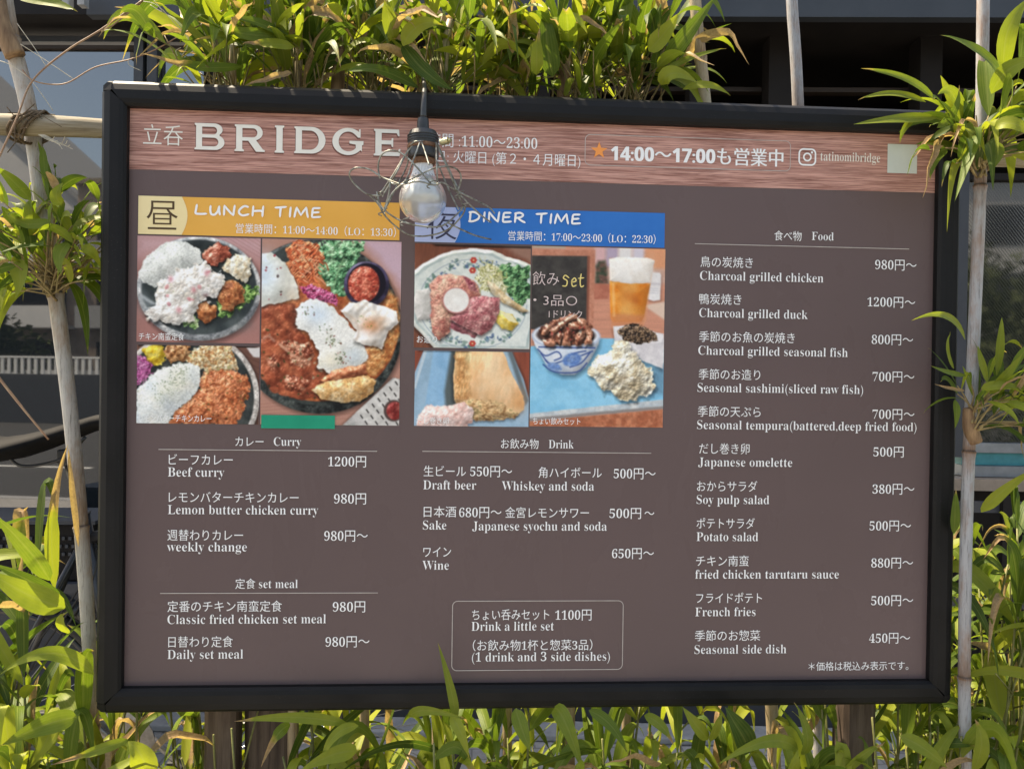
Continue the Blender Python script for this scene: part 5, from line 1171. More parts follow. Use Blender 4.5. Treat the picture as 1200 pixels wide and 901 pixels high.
for i in range(60):
    x = -1.6 + 3.2 * i / 59; P.append((x, 0.047 + 0.003 * math.sin(i * .7), zr + 0.003 * math.sin(i * .43 + 1))); RR.append(0.0145 + 0.0012 * math.sin(i * 1.3))
mb.tube(P, RR, 18); mb.build('pole', M['rail_wood'], rail_o, smooth=True)

# ------------------------------------------------------------------ bamboo
class Leaves:
    def __init__(s, seed, green=0.55): s.mb = MB(); s.r = random.Random(seed); s.n = 0; s.green = green
    def leaf(s, base, mid, tip, width, rnd=None, dry=None, up=Vector((0, -0.35, 1)), roll=0.0, fold=0.22):
        base, mid, tip = Vector(base), Vector(mid), Vector(tip); r = s.r
        rnd = r.random() if rnd is None else rnd
        if dry is None: dry = 0 if r.random() < s.green else (r.uniform(0.04, 0.16) if r.random() < 0.72 else r.uniform(0.3, 1.3))
        n = 11; vs_ = []; col = []; fs = []
        ctl = mid * 2 - (base + tip) * 0.5
        tw = r.uniform(-0.5, 0.5)
        wav = r.uniform(0, 6.28)
        for i in range(n + 1):
            t = i / n
            p = base * (1 - t) ** 2 + ctl * 2 * t * (1 - t) + tip * t * t
            tg = ((ctl - base) * (1 - t) + (tip - ctl) * t).normalized()
            side = tg.cross(up)
            side = side.normalized() if side.length > 0.05 else tg.orthogonal().normalized()
            side = (Matrix.Rotation(roll + tw * t, 3, tg) @ side)
            nrm = side.cross(tg)
            q = max(0.0, min(1.0, (t - 0.02) / 0.98))
            w_ = width * 0.5 * (max(0.03, (math.sin(math.pi * q ** 0.58)) ** 0.85) if t > 0.06 else 0.07)
            if t > 0.99: w_ = width * 0.004
            cur = 1.0
            if dry > 0 and t > 1 - dry: cur = 0.72; p = p + nrm * width * 0.10 * math.sin(t * 17 + wav)
            for k in (-2, -1, 0, 1, 2):
                a = k / 2
                lift = abs(a) * fold * w_ * (1.0 if cur == 1 else 2.6) + 0.05 * w_ * math.sin(t * 11 + wav + k)
                vs_.append(p + side * (w_ * a * cur) + nrm * lift); col.append((t, rnd, dry, 0.5 + a * 0.5))
        for i in range(n):
            for k in range(4): fs.append((i * 5 + k, i * 5 + k + 1, (i + 1) * 5 + k + 1, (i + 1) * 5 + k))
        s.mb.add(vs_, fs, col); s.n += 1
    def sprig(s, tip_base, axis, nl, ln, wd, ok=None, droop=0.35, spread=0.9):
        """leaves set alternately along the end of a twig, the last one carrying on its line"""
        r = s.r; axis = Vector(axis).normalized(); b0 = axis.orthogonal().normalized(); b1 = axis.cross(b0)
        ph = r.uniform(0, 6.28)
        for k in range(nl):
            a = ph + math.pi * k + r.uniform(-.7, .7); sp = spread * (r.uniform(0.0, 0.45) if k == 0 else r.uniform(0.45, 1.25))
            d = (axis * math.cos(sp) + (b0 * math.cos(a) + b1 * math.sin(a)) * math.sin(sp)).normalized()
            L = 1.1 * ln * r.choice((r.uniform(0.4, 0.8), r.uniform(0.8, 1.3), r.uniform(0.8, 1.3))); base = Vector(tip_base) - axis * (0.016 * k * r.uniform(.5, 1.3))
            dr = droop * r.choice((0.1, 0.5, 1.0, 1.7))
            mid = base + d * L * 0.5 + Vector((0, 0, (0.02 + 0.10 * r.random()) * L))
            tip = base + d * L * (0.98 - 0.12 * dr) + Vector((r.gauss(0, .06) * L, r.gauss(0, .06) * L, -dr * L * 0.8))
            if ok and not (ok(mid) and ok(tip) and ok((mid + tip) / 2) and ok((Vector(base) + mid) / 2)): continue
            s.leaf(base, mid, tip, wd * r.uniform(0.55, 1.08) * (L / ln) ** 0.5, roll=r.gauss(0, .7))
    def build(s, parent, name='foliage'):
        return s.mb.build(name, M['leaf'], parent, smooth=True, colname='leaf')
BX, BZ0, BZ1 = HW + FW + 0.004, Z0 - HH - FW - 0.004, Z0 + HH + FW + 0.004
def clear_of_board(p):
    """no leaf runs through the board or hangs in front of its face"""
    return not (abs(p.x) < BX and BZ0 < p.z < BZ1 and p.y < 0.032)
def hero(lv, pts, wpx, rnd=None, dry=0.0, roll=0.0, up=None):
    """a leaf given by three picture points with their depth: base, middle, tip"""
    P = [at(*q) for q in pts]; L = (P[2] - P[0]).normalized()
    lv.leaf(P[0], P[1], P[2], wpx * pxsize(pts[1][2]), rnd, dry, up=Vector((0.1, -1.0, 0.25)) if up is None else Vector(up), roll=roll)
def culm(parent, pts, r_px, mat, nodes, brown=0.05, name='culm', up_t=0.6):
    """bamboo cane through picture points (px, py, Y); nodes are fractions along it with ring swellings"""
    P = [at(*q) for q in pts] if len(pts[0]) == 3 and not isinstance(pts[0], Vector) else [Vector(q) for q in pts]
    C = catmull(P, 14); n0 = len(C)
    ln = [0]
    for a, b in zip(C[:-1], C[1:]): ln.append(ln[-1] + (b - a).length)
    tot = ln[-1]
    ts = sorted(set([k / 70 for k in range(71)] + [max(0, min(1, t + d / tot)) for t in nodes for d in (-.012, -.008, -.006, -.0045, -.003, -.0015, 0.0, .001, .002, .003, .004, .0055, .008, .012)]))
    pts2 = []; rad = []; col = []
    for t in ts:
        x = t * tot; i = min(max(np.searchsorted(ln, x) - 1, 0), n0 - 2); q = (x - ln[i]) / max(ln[i + 1] - ln[i], 1e-9)
        pts2.append(C[i].lerp(C[i + 1], q))
        rp = r_px[0] + (r_px[1] - r_px[0]) * t if isinstance(r_px, tuple) else r_px
        rr = rp; br = 0.0; rg = 0.0
        for nd in nodes:
            d = (t - nd) * tot
            rr *= 1 + 0.17 * math.exp(-(d / 0.0026) ** 2) - 0.05 * math.exp(-((d - 0.0042) / 0.0018) ** 2) + 0.08 * math.exp(-((d + 0.0048) / 0.002) ** 2)
            rg = max(rg, math.exp(-((d - 0.0026) / 0.0014) ** 2))
            if d < 0: br = max(br, math.exp(d / (0.35 * brown)) * 0.8)
            else: br = max(br, math.exp(-d / brown) * 1.0)
        rad.append(rr); col.append((br, rg))
    n = 16
    mb = MB(); cc = []
    for i in range(len(ts)): cc.append((ts[i], col[i][0], col[i][1], 1))
    mb.tube(pts2, rad, n, col=cc)
    return mb.build(name, M[mat], parent, smooth=True, colname='culm')
def ground_point(px, Y): p = at(px, 450, Y); return Vector((p.x, Y, 0.0))
def pt_on(pts, py):
    for a, b in zip(pts[:-1], pts[1:]):
        if (a[1] - py) * (b[1] - py) <= 0: q = (py - a[1]) / (b[1] - a[1]); return tuple(a[k] + (b[k] - a[k]) * q for k in range(3))
def tuft(root, lv, center, nt, ln, axis, cone, leafL, leafW, nl, ok=None, droop=0.4, twig_r=0.0016, mat='twig', pw=0.6):
    """a spray of thin twigs from a node, each ending in a fan of leaves"""
    r = lv.r; mb = MB(); axis = Vector(axis).normalized(); b0 = axis.orthogonal().normalized(); b1 = axis.cross(b0)
    for k in range(nt):
        a = r.uniform(0, 6.28); sp = cone * r.random() ** pw
        d = (axis * math.cos(sp) + (b0 * math.cos(a) + b1 * math.sin(a)) * math.sin(sp)).normalized()
        L = r.uniform(*ln); c0 = Vector(center) + Vector((r.uniform(-.006, .006), r.uniform(-.006, .006), r.uniform(-.02, .02)))
        mid = c0 + d * L * 0.5 + Vector((r.gauss(0, .04), r.gauss(0, .04), r.gauss(0, .03))) * L; tip = c0 + d * L + Vector((0, 0, -0.12 * L))
        if ok and not (ok(mid) and ok(tip)): continue
        mb.tube([c0, mid, tip], [twig_r, twig_r * 0.5], 5, smooth_pts=4)
        lv.sprig(tip, (tip - mid), r.randint(*nl), leafL, leafW, ok, droop)
    return mb.build('branches', M[mat], root, smooth=True)

# left leaning cane with its tuft
PTS = [(-4, -60, .075), (12, 40, .075), (33, 125, .075), (50, 240, .072), (65, 345, .07), (82, 480, .07), (97, 640, .07), (106, 790, .07), (112, 1000, .07)]
b1_ = thing('bamboo', ground_point(118, .07), 'leaning weathered bamboo cane left of the menu board', 'bamboo')
g0 = ground_point(120, .07)
cp = [at(*q) for q in PTS[::-1]]; cp = [g0] + [q for q in cp if q.z > 0.05]
def tfrac(P, py):
    """fraction of a cane's length where it crosses a picture row"""
    C = catmull(P, 14); best = 0; bd = 1e9; tot = 0; L = [0]
    for a, b in zip(C[:-1], C[1:]): tot += (b - a).length; L.append(tot)
    z = at(600, py, C[len(C) // 2].y).z
    for i, q in enumerate(C):
        if abs(q.z - z) < bd: bd = abs(q.z - z); best = i
    return L[best] / tot
culm(b1_, cp, (0.0080, 0.0118), 'culm_pale', [tfrac(cp, y) for y in (68, 357, 616, 850)], 0.075)
lv = Leaves(21)
nodeL = at(62, 330, .055)
tuft(b1_, lv, nodeL, 30, (.06, .15), (0.35, -0.25, 0.85), 1.1, .062, .0165, (3, 5), clear_of_board, 0.5)
tuft(b1_, lv, nodeL + Vector((0, 0, -.01)), 22, (.06, .14), (-0.6, -0.2, 0.65), 0.9, .062, .015, (2, 4), clear_of_board, 0.6)
for P_, w_, rn in (([(62, 240, .05), (55, 200, .05), (44, 165, .05)], 10, .5), ([(36, 235, .03), (16, 213, .02), (-6, 195, .0)], 15, .6), ([(50, 172, .04), (53, 205, .04), (57, 235, .04)], 9, .45), ([(18, 305, 0), (24, 325, -.01), (18, 350, -.01)], 20, .75),
                   ([(72, 240, .0), (66, 228, -.01), (74, 214, -.01)], 14, .7), ([(80, 285, 0), (70, 300, -.02), (72, 322, -.03)], 16, .55), ([(60, 258, 0), (30, 262, -.01), (4, 245, -.01)], 12, .6), ([(95, 290, 0), (108, 296, .0), (117, 312, .02)], 12, .8)):
    hero(lv, P_, w_, rn)
hero(lv, [(20, -2, .02), (60, 3, .0), (91, 14, -.02)], 13, .62, .12)
lv.build(b1_)
mb = MB(); q = at(4, 28, .075)
mb.tube([at(18, 66, .06), at(2, 30, .055), at(-8, -20, .06)], [0.0145, 0.0125, 0.014], 10, smooth_pts=6); mb.build('sheath', M['sheath'], b1_, smooth=True)
mb = MB(); rr = random.Random(4)
for k in range(26):
    a = rr.uniform(0, 6.28); c0 = nodeL + Vector((0.014 * math.cos(a), 0.014 * math.sin(a), rr.uniform(-.02, .01)))
    d = Vector((0.5 * math.cos(a) + rr.gauss(0, .2) + .18, 0.3 * math.sin(a), rr.uniform(.5, 1))).normalized() * rr.uniform(.03, .09)
    mb.tube([c0, c0 + d * .5 + Vector((rr.gauss(0, .004), 0, 0)), c0 + d], 0.0011, 4)
mb.build('dead_twigs', M['twig'], b1_)
# sheath leaf peeling from the cane
lvs = Leaves(3); hero(lvs, [(64, 690, .05), (62, 600, .04), (80, 520, .045)], 15, .9, .55, .6); hero(lvs, [(92, 640, .05), (84, 570, .04), (80, 525, .04)], 9, .4, 1.3, .5); lvs.build(b1_, 'peeling_sheath')

# right grey cane with two tufts
PTS = [(1152, -60, -.02), (1152, 10, -.02), (1149, 205, -.02), (1141, 400, -.02), (1133, 600, -.02), (1130, 780, -.02), (1130, 1000, -.02)]
g0 = ground_point(1129, -.02); cp = [g0] + [q for q in (at(*p_) for p_ in PTS[::-1]) if q.z > 0.05]
b2_ = thing('bamboo', g0, 'upright pale grey bamboo cane at the right edge of the board', 'bamboo')
culm(b2_, cp, (0.0085, 0.0085), 'culm_grey', [tfrac(cp, y) for y in (202, 520, 795)], 0.035)
lv = Leaves(32)
n1 = at(1149, 192, -.03)
tuft(b2_, lv, n1, 22, (.05, .12), (0.45, -0.3, 0.85), 1.0, .092, .021, (2, 4), None, 0.55)
tuft(b2_, lv, n1, 10, (.05, .10), (-0.75, -0.35, 0.5), 0.6, .07, .018, (2, 4), lambda p: not (p.x < .60 and p.y > -.02), 0.6)
for P_, w_, rn, dr in (([(1172, 90, -.05), (1148, 62, -.07), (1103, 40, -.08)], 21, .5, .08), ([(1178, 88, -.06), (1180, 40, -.08), (1206, -2, -.08)], 26, .75, 0), ([(1162, 110, -.06), (1185, 80, -.08), (1225, 70, -.09)], 22, .7, 0), ([(1096, 118, -.05), (1060, 92, -.07), (1008, 81, -.08)], 11, .6, .12),
                       ([(1085, 120, -.05), (1045, 110, -.06), (1005, 118, -.07)], 10, .7, .1), ([(1098, 138, -.05), (1050, 140, -.07), (1000, 146, -.08)], 14, .65, 0), ([(1165, 150, -.08), (1190, 146, -.1), (1222, 168, -.1)], 18, .85, 0), ([(1130, 150, -.07), (1138, 165, -.09), (1122, 190, -.1)], 15, .8, .1),
                       ([(1110, 175, -.05), (1096, 185, -.07), (1090, 212, -.08)], 14, .35, .1), ([(1078, 132, -.05), (1060, 150, -.06), (1055, 168, -.06)], 8, .6, .1), ([(1098, 150, -.05), (1118, 130, -.07), (1124, 100, -.07)], 10, .5, .2), ([(1168, 165, -.06), (1170, 180, -.08), (1162, 200, -.08)], 13, .6, .08)):
    hero(lv, P_, w_, rn, dr)
n2 = at(1141, 492, -.035)
tuft(b2_, lv, n2, 14, (.06, .13), (0.75, -0.1, 0.55), 0.75, .085, .014, (2, 4), None, 0.5)
tuft(b2_, lv, n2, 5, (.03, .06), (-0.4, -0.4, 0.7), 0.6, .055, .009, (1, 3), lambda p: not (p.x < .60 and p.y > -.02), 0.4)
for P_, w_, rn, dr in (([(1131, 398, -.05), (1108, 370, -.09), (1068, 376, -.12)], 9, .7, .04), ([(1118, 432, -.05), (1110, 410, -.07), (1114, 388, -.07)], 8, .7, .1), ([(1132, 440, -.06), (1110, 436, -.08), (1090, 428, -.09)], 7, .55, .1), ([(1130, 458, -.06), (1112, 455, -.08), (1095, 450, -.09)], 6, .8, 1.2),
                       ([(1119, 468, -.05), (1121, 485, -.06), (1119, 502, -.06)], 9, .5, .05), ([(1158, 450, -.06), (1150, 425, -.08), (1146, 405, -.08)], 11, .7, 0), ([(1160, 462, -.06), (1178, 440, -.08), (1198, 415, -.09)], 14, .7, 0), ([(1156, 470, -.06), (1180, 480, -.09), (1194, 497, -.1)], 9, .75, .05), ([(1150, 455, -.06), (1178, 452, -.08), (1215, 460, -.08)], 12, .8, 0), ([(1168, 440, -.05), (1172, 400, -.06), (1174, 372, -.06)], 11, .7, .04)):
    hero(lv, P_, w_, rn, dr)
lv.build(b2_)
mb = MB(); rr = random.Random(8)
for k in range(60):
    a = rr.uniform(0, 6.28); rd_ = 0.011
    c0 = at(1149, 200, -.02) + Vector((rd_ * math.cos(a), rd_ * math.sin(a), 0)); hgt = rr.uniform(.03, .075)
    mb.tube([c0, c0 + Vector((0.005 * math.cos(a), 0.005 * math.sin(a), hgt * .5)), c0 + Vector((0.022 * math.cos(a) + rr.gauss(0, .006), 0.018 * math.sin(a), hgt))], [0.0016, 0.0008], 5)
mb.build('dead_twigs', M['twig'], b2_)
mb = MB(); mb.tube([at(1143, 518, -.026), at(1137, 500, -.028), at(1134, 478, -.03)], [0.0098, 0.0102, 0.006], 10, smooth_pts=4); mb.build('sheath', M['sheath'], b2_, smooth=True)

# two bare canes rising behind the board
for (pts, lab, nd, mat_) in (([(812, -40, .078), (817, 30, .078), (826, 116, .078), (868, 520, .078), (907, 880, .078)], 'tan bamboo cane behind the board at the edge of the top leaves', (60, 400, 700), 'culm_tan'),
                             ([(926, -40, .13), (929, 20, .13), (935, 118, .13), (950, 520, .13), (960, 870, .13)], 'pale bare bamboo cane rising alone behind the top frame', (130, 480, 760), 'culm_grey')):
    P = [at(*q) for q in pts[::-1]]; g0 = Vector((P[0].x + .01, P[0].y, 0)); cp = [g0] + P
    t_ = thing('bamboo', g0, lab, 'bamboo'); culm(t_, cp, (0.0105, 0.009), mat_, [tfrac(cp, y) for y in nd], 0.03)

# leafy bamboo whose tufts stand above the top edge of the board
TOPS = [(268, .12, 'leftmost leafy bamboo over the top frame with dry leaf tips', 41, 10, 78), (345, .11, 'leafy bamboo over the top frame above the lunch banner', 42, 17, 92), (430, .14, 'leafy bamboo over the top frame left of the lamp cord', 43, 19, 96), (515, .12, 'leafy bamboo over the top frame right of the lamp cord', 44, 18, 96), (598, .15, 'leafy bamboo over the top frame above the opening hours', 45, 19, 96), (672, .12, 'leafy bamboo over the top frame with brown stem sheaths', 46, 19, 96), (738, .14, 'leafy bamboo over the top frame beside the tan cane', 47, 16, 92)]
def above(p): return p.y > 0.04 or p.z > BZ1 + 0.002 or abs(p.x) > BX
for (px, Y, lab, sd, nt_, hh) in TOPS:
    g0 = ground_point(px, Y); zt_ = at(px, 98, Y).z
    t_ = thing('bamboo', g0, lab, 'bamboo', 'leafy bamboo behind the board')
    culm(t_, [g0, g0 + Vector((.004, 0, .6)), g0 + Vector((-.003, 0, 1.2)), Vector((g0.x, Y, zt_)), Vector((g0.x + .01, Y, zt_ + .10))], (0.009, 0.006), 'culm_tan', [.35, .6, .82], 0.05)
    lv = Leaves(sd, 0.28); c = Vector((g0.x, Y, zt_ - 0.02))
    tuft(t_, lv, c, nt_, (.05, .17), (lv.r.uniform(-.15, .15), -0.22, 1), 1.0, .112, .0225, (2, 4), above, 0.45, 0.0013, 'green_stem', 0.75)
    tuft(t_, lv, c, 8, (.04, .10), (0, -0.4, 0.75), 1.25, .105, .0225, (2, 3), above, 0.35, 0.0013, 'twig')
    tuft(t_, lv, c + Vector((0, .05, .03)), 10, (.05, .16), (0, 0.3, 1), 0.9, .115, .023, (2, 4), above, 0.3, 0.0013, 'green_stem')
    if sd == 41:
        for P_, w_, rn, dr in (([(285, 78, .05), (225, 78, .03), (165, 62, .02)], 14, .42, .5), ([(330, 42, .04), (285, 40, .02), (232, 26, .01)], 17, .5, .4), ([(300, 48, .04), (270, 42, .03), (228, 48, .02)], 14, .6, .2), ([(345, 55, .03), (312, 52, .01), (282, 53, .01)], 16, .75, .45), ([(342, 86, .02), (318, 93, .0), (282, 102, .0)], 12, .6, 1.3)): hero(lv, P_, w_, rn, dr)
    if sd == 43:
        for P_, w_, rn, dr in (([(490, 103, .03), (440, 82, .0), (404, 88, -.01)], 17, .3, .1), ([(472, 54, .0), (492, 30, -.01), (520, 30, -.01)], 20, .85, .12), ([(462, 48, .02), (456, 22, .0), (452, -4, .0)], 19, .75, .2)): hero(lv, P_, w_, rn, dr)
    if sd == 44:
        for P_, w_, rn, dr in (([(472, 52, .02), (498, 84, .0), (532, 106, .01)], 20, .12, 0), ([(600, 62, .04), (600, 30, .02), (602, -2, .02)], 18, .5, 1.3)): hero(lv, P_, w_, rn, dr)
    if sd == 46:
        for P_, w_, rn, dr in (([(629, 88, .02), (629, 62, .0), (632, 34, .0)], 16, .7, .28), ([(655, 40, .02), (672, 22, .0), (688, 40, .0)], 16, .8, .06), ([(648, 90, .04), (641, 50, .03), (640, 0, .03)], 26, .3, 0)): hero(lv, P_, w_, rn, dr)
    if sd == 47:
        for P_, w_, rn, dr in (([(778, 75, .05), (805, 40, .03), (840, -5, .03)], 20, .45, 0), ([(760, 60, .04), (778, 40, .02), (795, 16, .01)], 22, .85, 0), ([(775, 100, .03), (790, 86, .01), (818, 98, .02)], 20, .9, 0), ([(800, 105, .04), (830, 100, .02), (856, 113, .02)], 10, .85, .12), ([(776, 86, .04), (810, 68, .03), (852, 57, .03)], 8, .6, .15)): hero(lv, P_, w_, rn, dr)
    mb = MB()
    for k in range(16):
        c0 = c + Vector((lv.r.uniform(-.045, .045), lv.r.uniform(-.05, .04), -.03)); e = c0 + Vector((lv.r.gauss(0, .035), lv.r.gauss(-.01, .02), lv.r.uniform(.06, .15)))
        if above(c0) and above(e): mb.tube([c0, (c0 + e) / 2 + Vector((lv.r.gauss(0, .006), 0, 0)), e], [0.0017, 0.0008], 5, smooth_pts=3)
    mb.build('dead_twigs', M['twig'], t_, smooth=True)
    lv.build(t_)
    if sd in (42, 46):
        mb = MB(); cc = at(395 if sd == 42 else 660, 85, Y - .02)
        mb.tube([(cc.x, cc.y, cc.z - .06), (cc.x + .002, cc.y, cc.z), (cc.x + .006, cc.y, cc.z + .04)], [0.011, 0.010, 0.004], 10, smooth_pts=4); mb.build('sheath', M['sheath'], t_, smooth=True)

# low dwarf bamboo round the foot of the board
POSTS = [(at(a, 870, .075).x, at(b, 870, .075).x) for a, b in ((233, 344), (985, 1033))]
def low_ok(p):
    if p.y < 0.032 and p.z > BZ0 - 0.01 and abs(p.x) < BX + .004: return False
    return not (p.y < 0.16 and 0.62 < p.z < 0.86 and any(a < p.x + (p.y - .075) * (CAM[0] - p.x) / 1.18 * 0 < b for a, b in POSTS))
def clump(px, Y, zlo, zhi, nst, rad, lab, seed, L=.135, wdt=.023, heroes=(), nl=(3, 5)):
    g0 = ground_point(px, Y); t_ = thing('dwarf_bamboo', g0, lab, 'bamboo plant', 'dwarf bamboo at the foot of the board')
    lv = Leaves(seed); r = lv.r; mb = MB()
    for k in range(nst):
        a = r.uniform(0, 6.28); q = math.sqrt(r.random()) * rad
        foot = g0 + Vector((q * math.cos(a), 0.55 * q * math.sin(a), 0.02)); h = r.uniform(zlo, zhi)
        lean = Vector((r.gauss(0, .06), r.gauss(-.02, .05), 0)); top = foot + lean + Vector((0, 0, h)); mid = foot + lean * .35 + Vector((0, 0, h * .55))
        if not low_ok(top): top.z = min(top.z, BZ0 - .03)
        mb.tube([foot, mid, top], [0.0028, 0.0016], 6, smooth_pts=4)
        lv.sprig(top, (top - mid) + Vector((0, 0, 0)), r.randint(*nl), L, wdt, low_ok, 0.55, 1.15)
        if r.random() < .8:
            m2 = mid.lerp(top, r.uniform(.2, .8)); d = Vector((r.gauss(0, 1), r.gauss(-.3, .7), .5)).normalized()
            e = m2 + d * r.uniform(.03, .08); mb.tube([m2, e], [0.0013, 0.001], 5); lv.sprig(e, d, r.randint(2, 4), L * .9, wdt * .9, low_ok, 0.5, 0.9)
    for h_ in heroes: hero(lv, *h_)
    mb.build('stems', M['green_stem'], t_, smooth=True); lv.build(t_)
    return t_
clump(-20, .10, .66, .98, 13, .16, 'tall dwarf bamboo at the far left beside the bicycle', 51, 0.159, 0.0259,
      [([(58, 680, -.02), (30, 640, -.05), (-12, 600, -.07)], 22, .55, 0), ([(76, 712, -.02), (30, 695, -.06), (-14, 668, -.08)], 30, .75, .02), ([(72, 702, -.01), (34, 680, -.03), (-10, 660, -.05)], 16, .3, .02)])
clump(60, .06, .58, .82, 15, .13, 'bright dwarf bamboo under the left leaning cane', 52, 0.140, 0.0238,
      [([(80, 742, .0), (72, 728, -.03), (78, 718, -.03)], 14, .85, .2), ([(110, 790, .0), (60, 765, -.03), (0, 790, -.04)], 18, .7, 0), ([(90, 840, -.05), (50, 850, -.07), (0, 874, -.07)], 24, .6, .12), ([(60, 830, -.04), (58, 860, -.06), (34, 900, -.06)], 26, .9, 0)])
clump(165, .05, .54, .77, 22, .13, 'dwarf bamboo below the lower left corner of the frame', 53, 0.128, 0.0227,
      [([(172, 905, -.06), (166, 885, -.08), (150, 868, -.08)], 30, .9, 0), ([(150, 866, -.05), (110, 880, -.07), (60, 896, -.07)], 12, .7, .4)])
clump(305, .22, .58, .80, 20, .13, 'shaded dwarf bamboo behind the two left wood posts', 54, 0.122, 0.0216)
clump(400, .06, .52, .77, 22, .12, 'dwarf bamboo under the board right of the cracked post', 55, 0.128, 0.0227,
      [([(408, 848, -.05), (345, 840, -.08), (274, 845, -.08)], 13, .72, .18), ([(340, 850, -.05), (324, 862, -.07), (306, 898, -.07)], 13, .5, .5), ([(420, 850, -.05), (392, 862, -.07), (376, 896, -.07)], 12, .8, .05), ([(418, 880, -.05), (390, 884, -.07), (350, 904, -.08)], 20, .8, 0)])
clump(535, .06, .55, .775, 25, .14, 'dwarf bamboo under the board with one leaf tip standing over the frame', 56, 0.128, 0.0227,
      [([(534, 842, -.045), (528, 806, -.055), (513, 752, -.05)], 11, .62, .06), ([(528, 838, -.05), (540, 858, -.07), (550, 890, -.07)], 14, .85, .12), ([(480, 840, -.04), (500, 832, -.06), (545, 842, -.06)], 12, .7, 0)])
clump(665, .06, .55, .775, 18, .13, 'dwarf bamboo under the middle of the board with long drooping leaves', 57, 0.146, 0.0238,
      [([(650, 828, -.04), (664, 850, -.07), (684, 906, -.08)], 20, .6, 0), ([(604, 830, -.04), (612, 855, -.06), (622, 880, -.07)], 18, .6, 0), ([(690, 832, -.04), (716, 850, -.06), (736, 884, -.07)], 14, .4, .12)])
clump(790, .05, .50, .74, 11, .12, 'sparse dwarf bamboo under the board near the stone edging', 58, 0.128, 0.0216,
      [([(755, 838, -.04), (775, 850, -.06), (790, 874, -.07)], 13, .6, .3), ([(830, 866, -.04), (815, 848, -.06), (800, 828, -.06)], 16, .75, 0), ([(833, 868, -.04), (840, 850, -.06), (846, 834, -.06)], 13, .7, 0)])
clump(880, .05, .52, .765, 14, .12, 'dwarf bamboo with a broad dark leaf left of the right post', 59, 0.134, 0.0248,
      [([(880, 880, -.04), (866, 855, -.06), (850, 828, -.06)], 30, .1, 0), ([(935, 880, -.05), (900, 868, -.08), (840, 896, -.08)], 16, .7, 0), ([(940, 884, -.05), (946, 860, -.07), (930, 822, -.07)], 15, .6, .1), ([(925, 915, -.05), (930, 895, -.07), (935, 878, -.07)], 18, .8, 0)])
clump(1015, .20, .58, .80, 16, .11, 'shaded dwarf bamboo behind the right wood post', 60, 0.122, 0.0216)
clump(1075, .05, .54, .80, 26, .12, 'dwarf bamboo below the lower right corner of the frame', 61, 0.134, 0.0227,
      [([(990, 905, -.05), (1010, 885, -.07), (1038, 868, -.07)], 14, .6, .25), ([(1055, 862, -.04), (1085, 878, -.06), (1110, 900, -.06)], 18, .7, 0)])
clump(1170, .08, .70, 1.04, 28, .13, 'tall sunlit dwarf bamboo behind the right grey cane', 62, 0.140, 0.0227,
      [([(1140, 905, -.06), (1150, 870, -.08), (1142, 842, -.08)], 20, .75, .2), ([(1118, 625, -.02), (1119, 600, -.03), (1120, 572, -.03)], 13, .45, .15), ([(1150, 600, -.03), (1175, 575, -.05), (1215, 548, -.06)], 18, .85, 0)])
clump(1255, .12, .66, 1.0, 24, .15, 'dwarf bamboo at the far right beyond the grey cane', 63, 0.140, 0.0238)
# back row in front of the house
clump(480, .42, .34, .60, 12, .18, 'dwarf bamboo in the back row left of centre', 64, 0.128, 0.0216)
clump(720, .42, .30, .55, 6, .18, 'dwarf bamboo in the back row near the stone edging', 65, 0.128, 0.0216)
clump(1150, .40, .55, .95, 24, .16, 'dwarf bamboo in the back row against the metal fence', 66, 0.134, 0.0227)
clump(100, .40, .40, .70, 9, .16, 'dwarf bamboo in the back row beside the bicycle wheel', 67, 0.134, 0.0227)

# ------------------------------------------------------------------ lashing, dry vine and loose stem
t_ = thing('lashing', at(40, 150, .05), 'dark fibre lashing where the left cane crosses the rail', 'lashing')
mb = MB(); c = at(40, 150, .055); rr = random.Random(2)
for k in range(5):
    o_ = 0.0042 * (k - 2); sgn = 1 if k % 2 else -1
    P = []
    for i in range(25):
        a = 2 * math.pi * i / 24
        P.append(c + Vector((0.022 * math.sin(a) * .8 + o_ * .6 + sgn * 0.010 * math.cos(a), -0.001 - 0.030 * math.cos(a), 0.021 * math.sin(a) + rr.uniform(-.002, .002))))
    mb.tube(P, 0.0019, 6)
for k in range(10): 
    p0 = c + Vector((rr.uniform(-.02, .02), -.03, rr.uniform(-.02, .015))); mb.tube([p0, p0 + Vector((rr.uniform(-.02, .04), -.01, rr.uniform(-.035, .02)))], 0.0007, 4, smooth_pts=0)
mb.build('cord_wraps', M['lash'], t_)
t_ = thing('dry_vine', at(38, 95, .02), 'dry reddish vine strands crossing above the upper left corner of the board', 'vine')
mb = MB()
mb.tube([at(x, y, Y) for x, y, Y in ((168, 0, .06), (120, 34, .05), (78, 60, .04), (38, 95, .03), (20, 138, .01), (0, 182, .0), (-20, 225, .0))], 0.0013, 7, smooth_pts=6)
mb.tube([at(x, y, Y) for x, y, Y in ((168, 1, .062), (132, 30, .052), (118, 37, .05))], 0.0012, 6, smooth_pts=5)
mb.tube([at(x, y, Y) for x, y, Y in ((262, 12, .10), (240, 27, .08), (214, 40, .06), (185, 57, .05), (152, 70, .05), (112, 79, .045), (80, 97, .04), (58, 99, .035), (38, 94, .03), (26, 82, .03))], 0.0009, 6, smooth_pts=6)
mb.build('stem', M['vine'], t_, smooth=True)
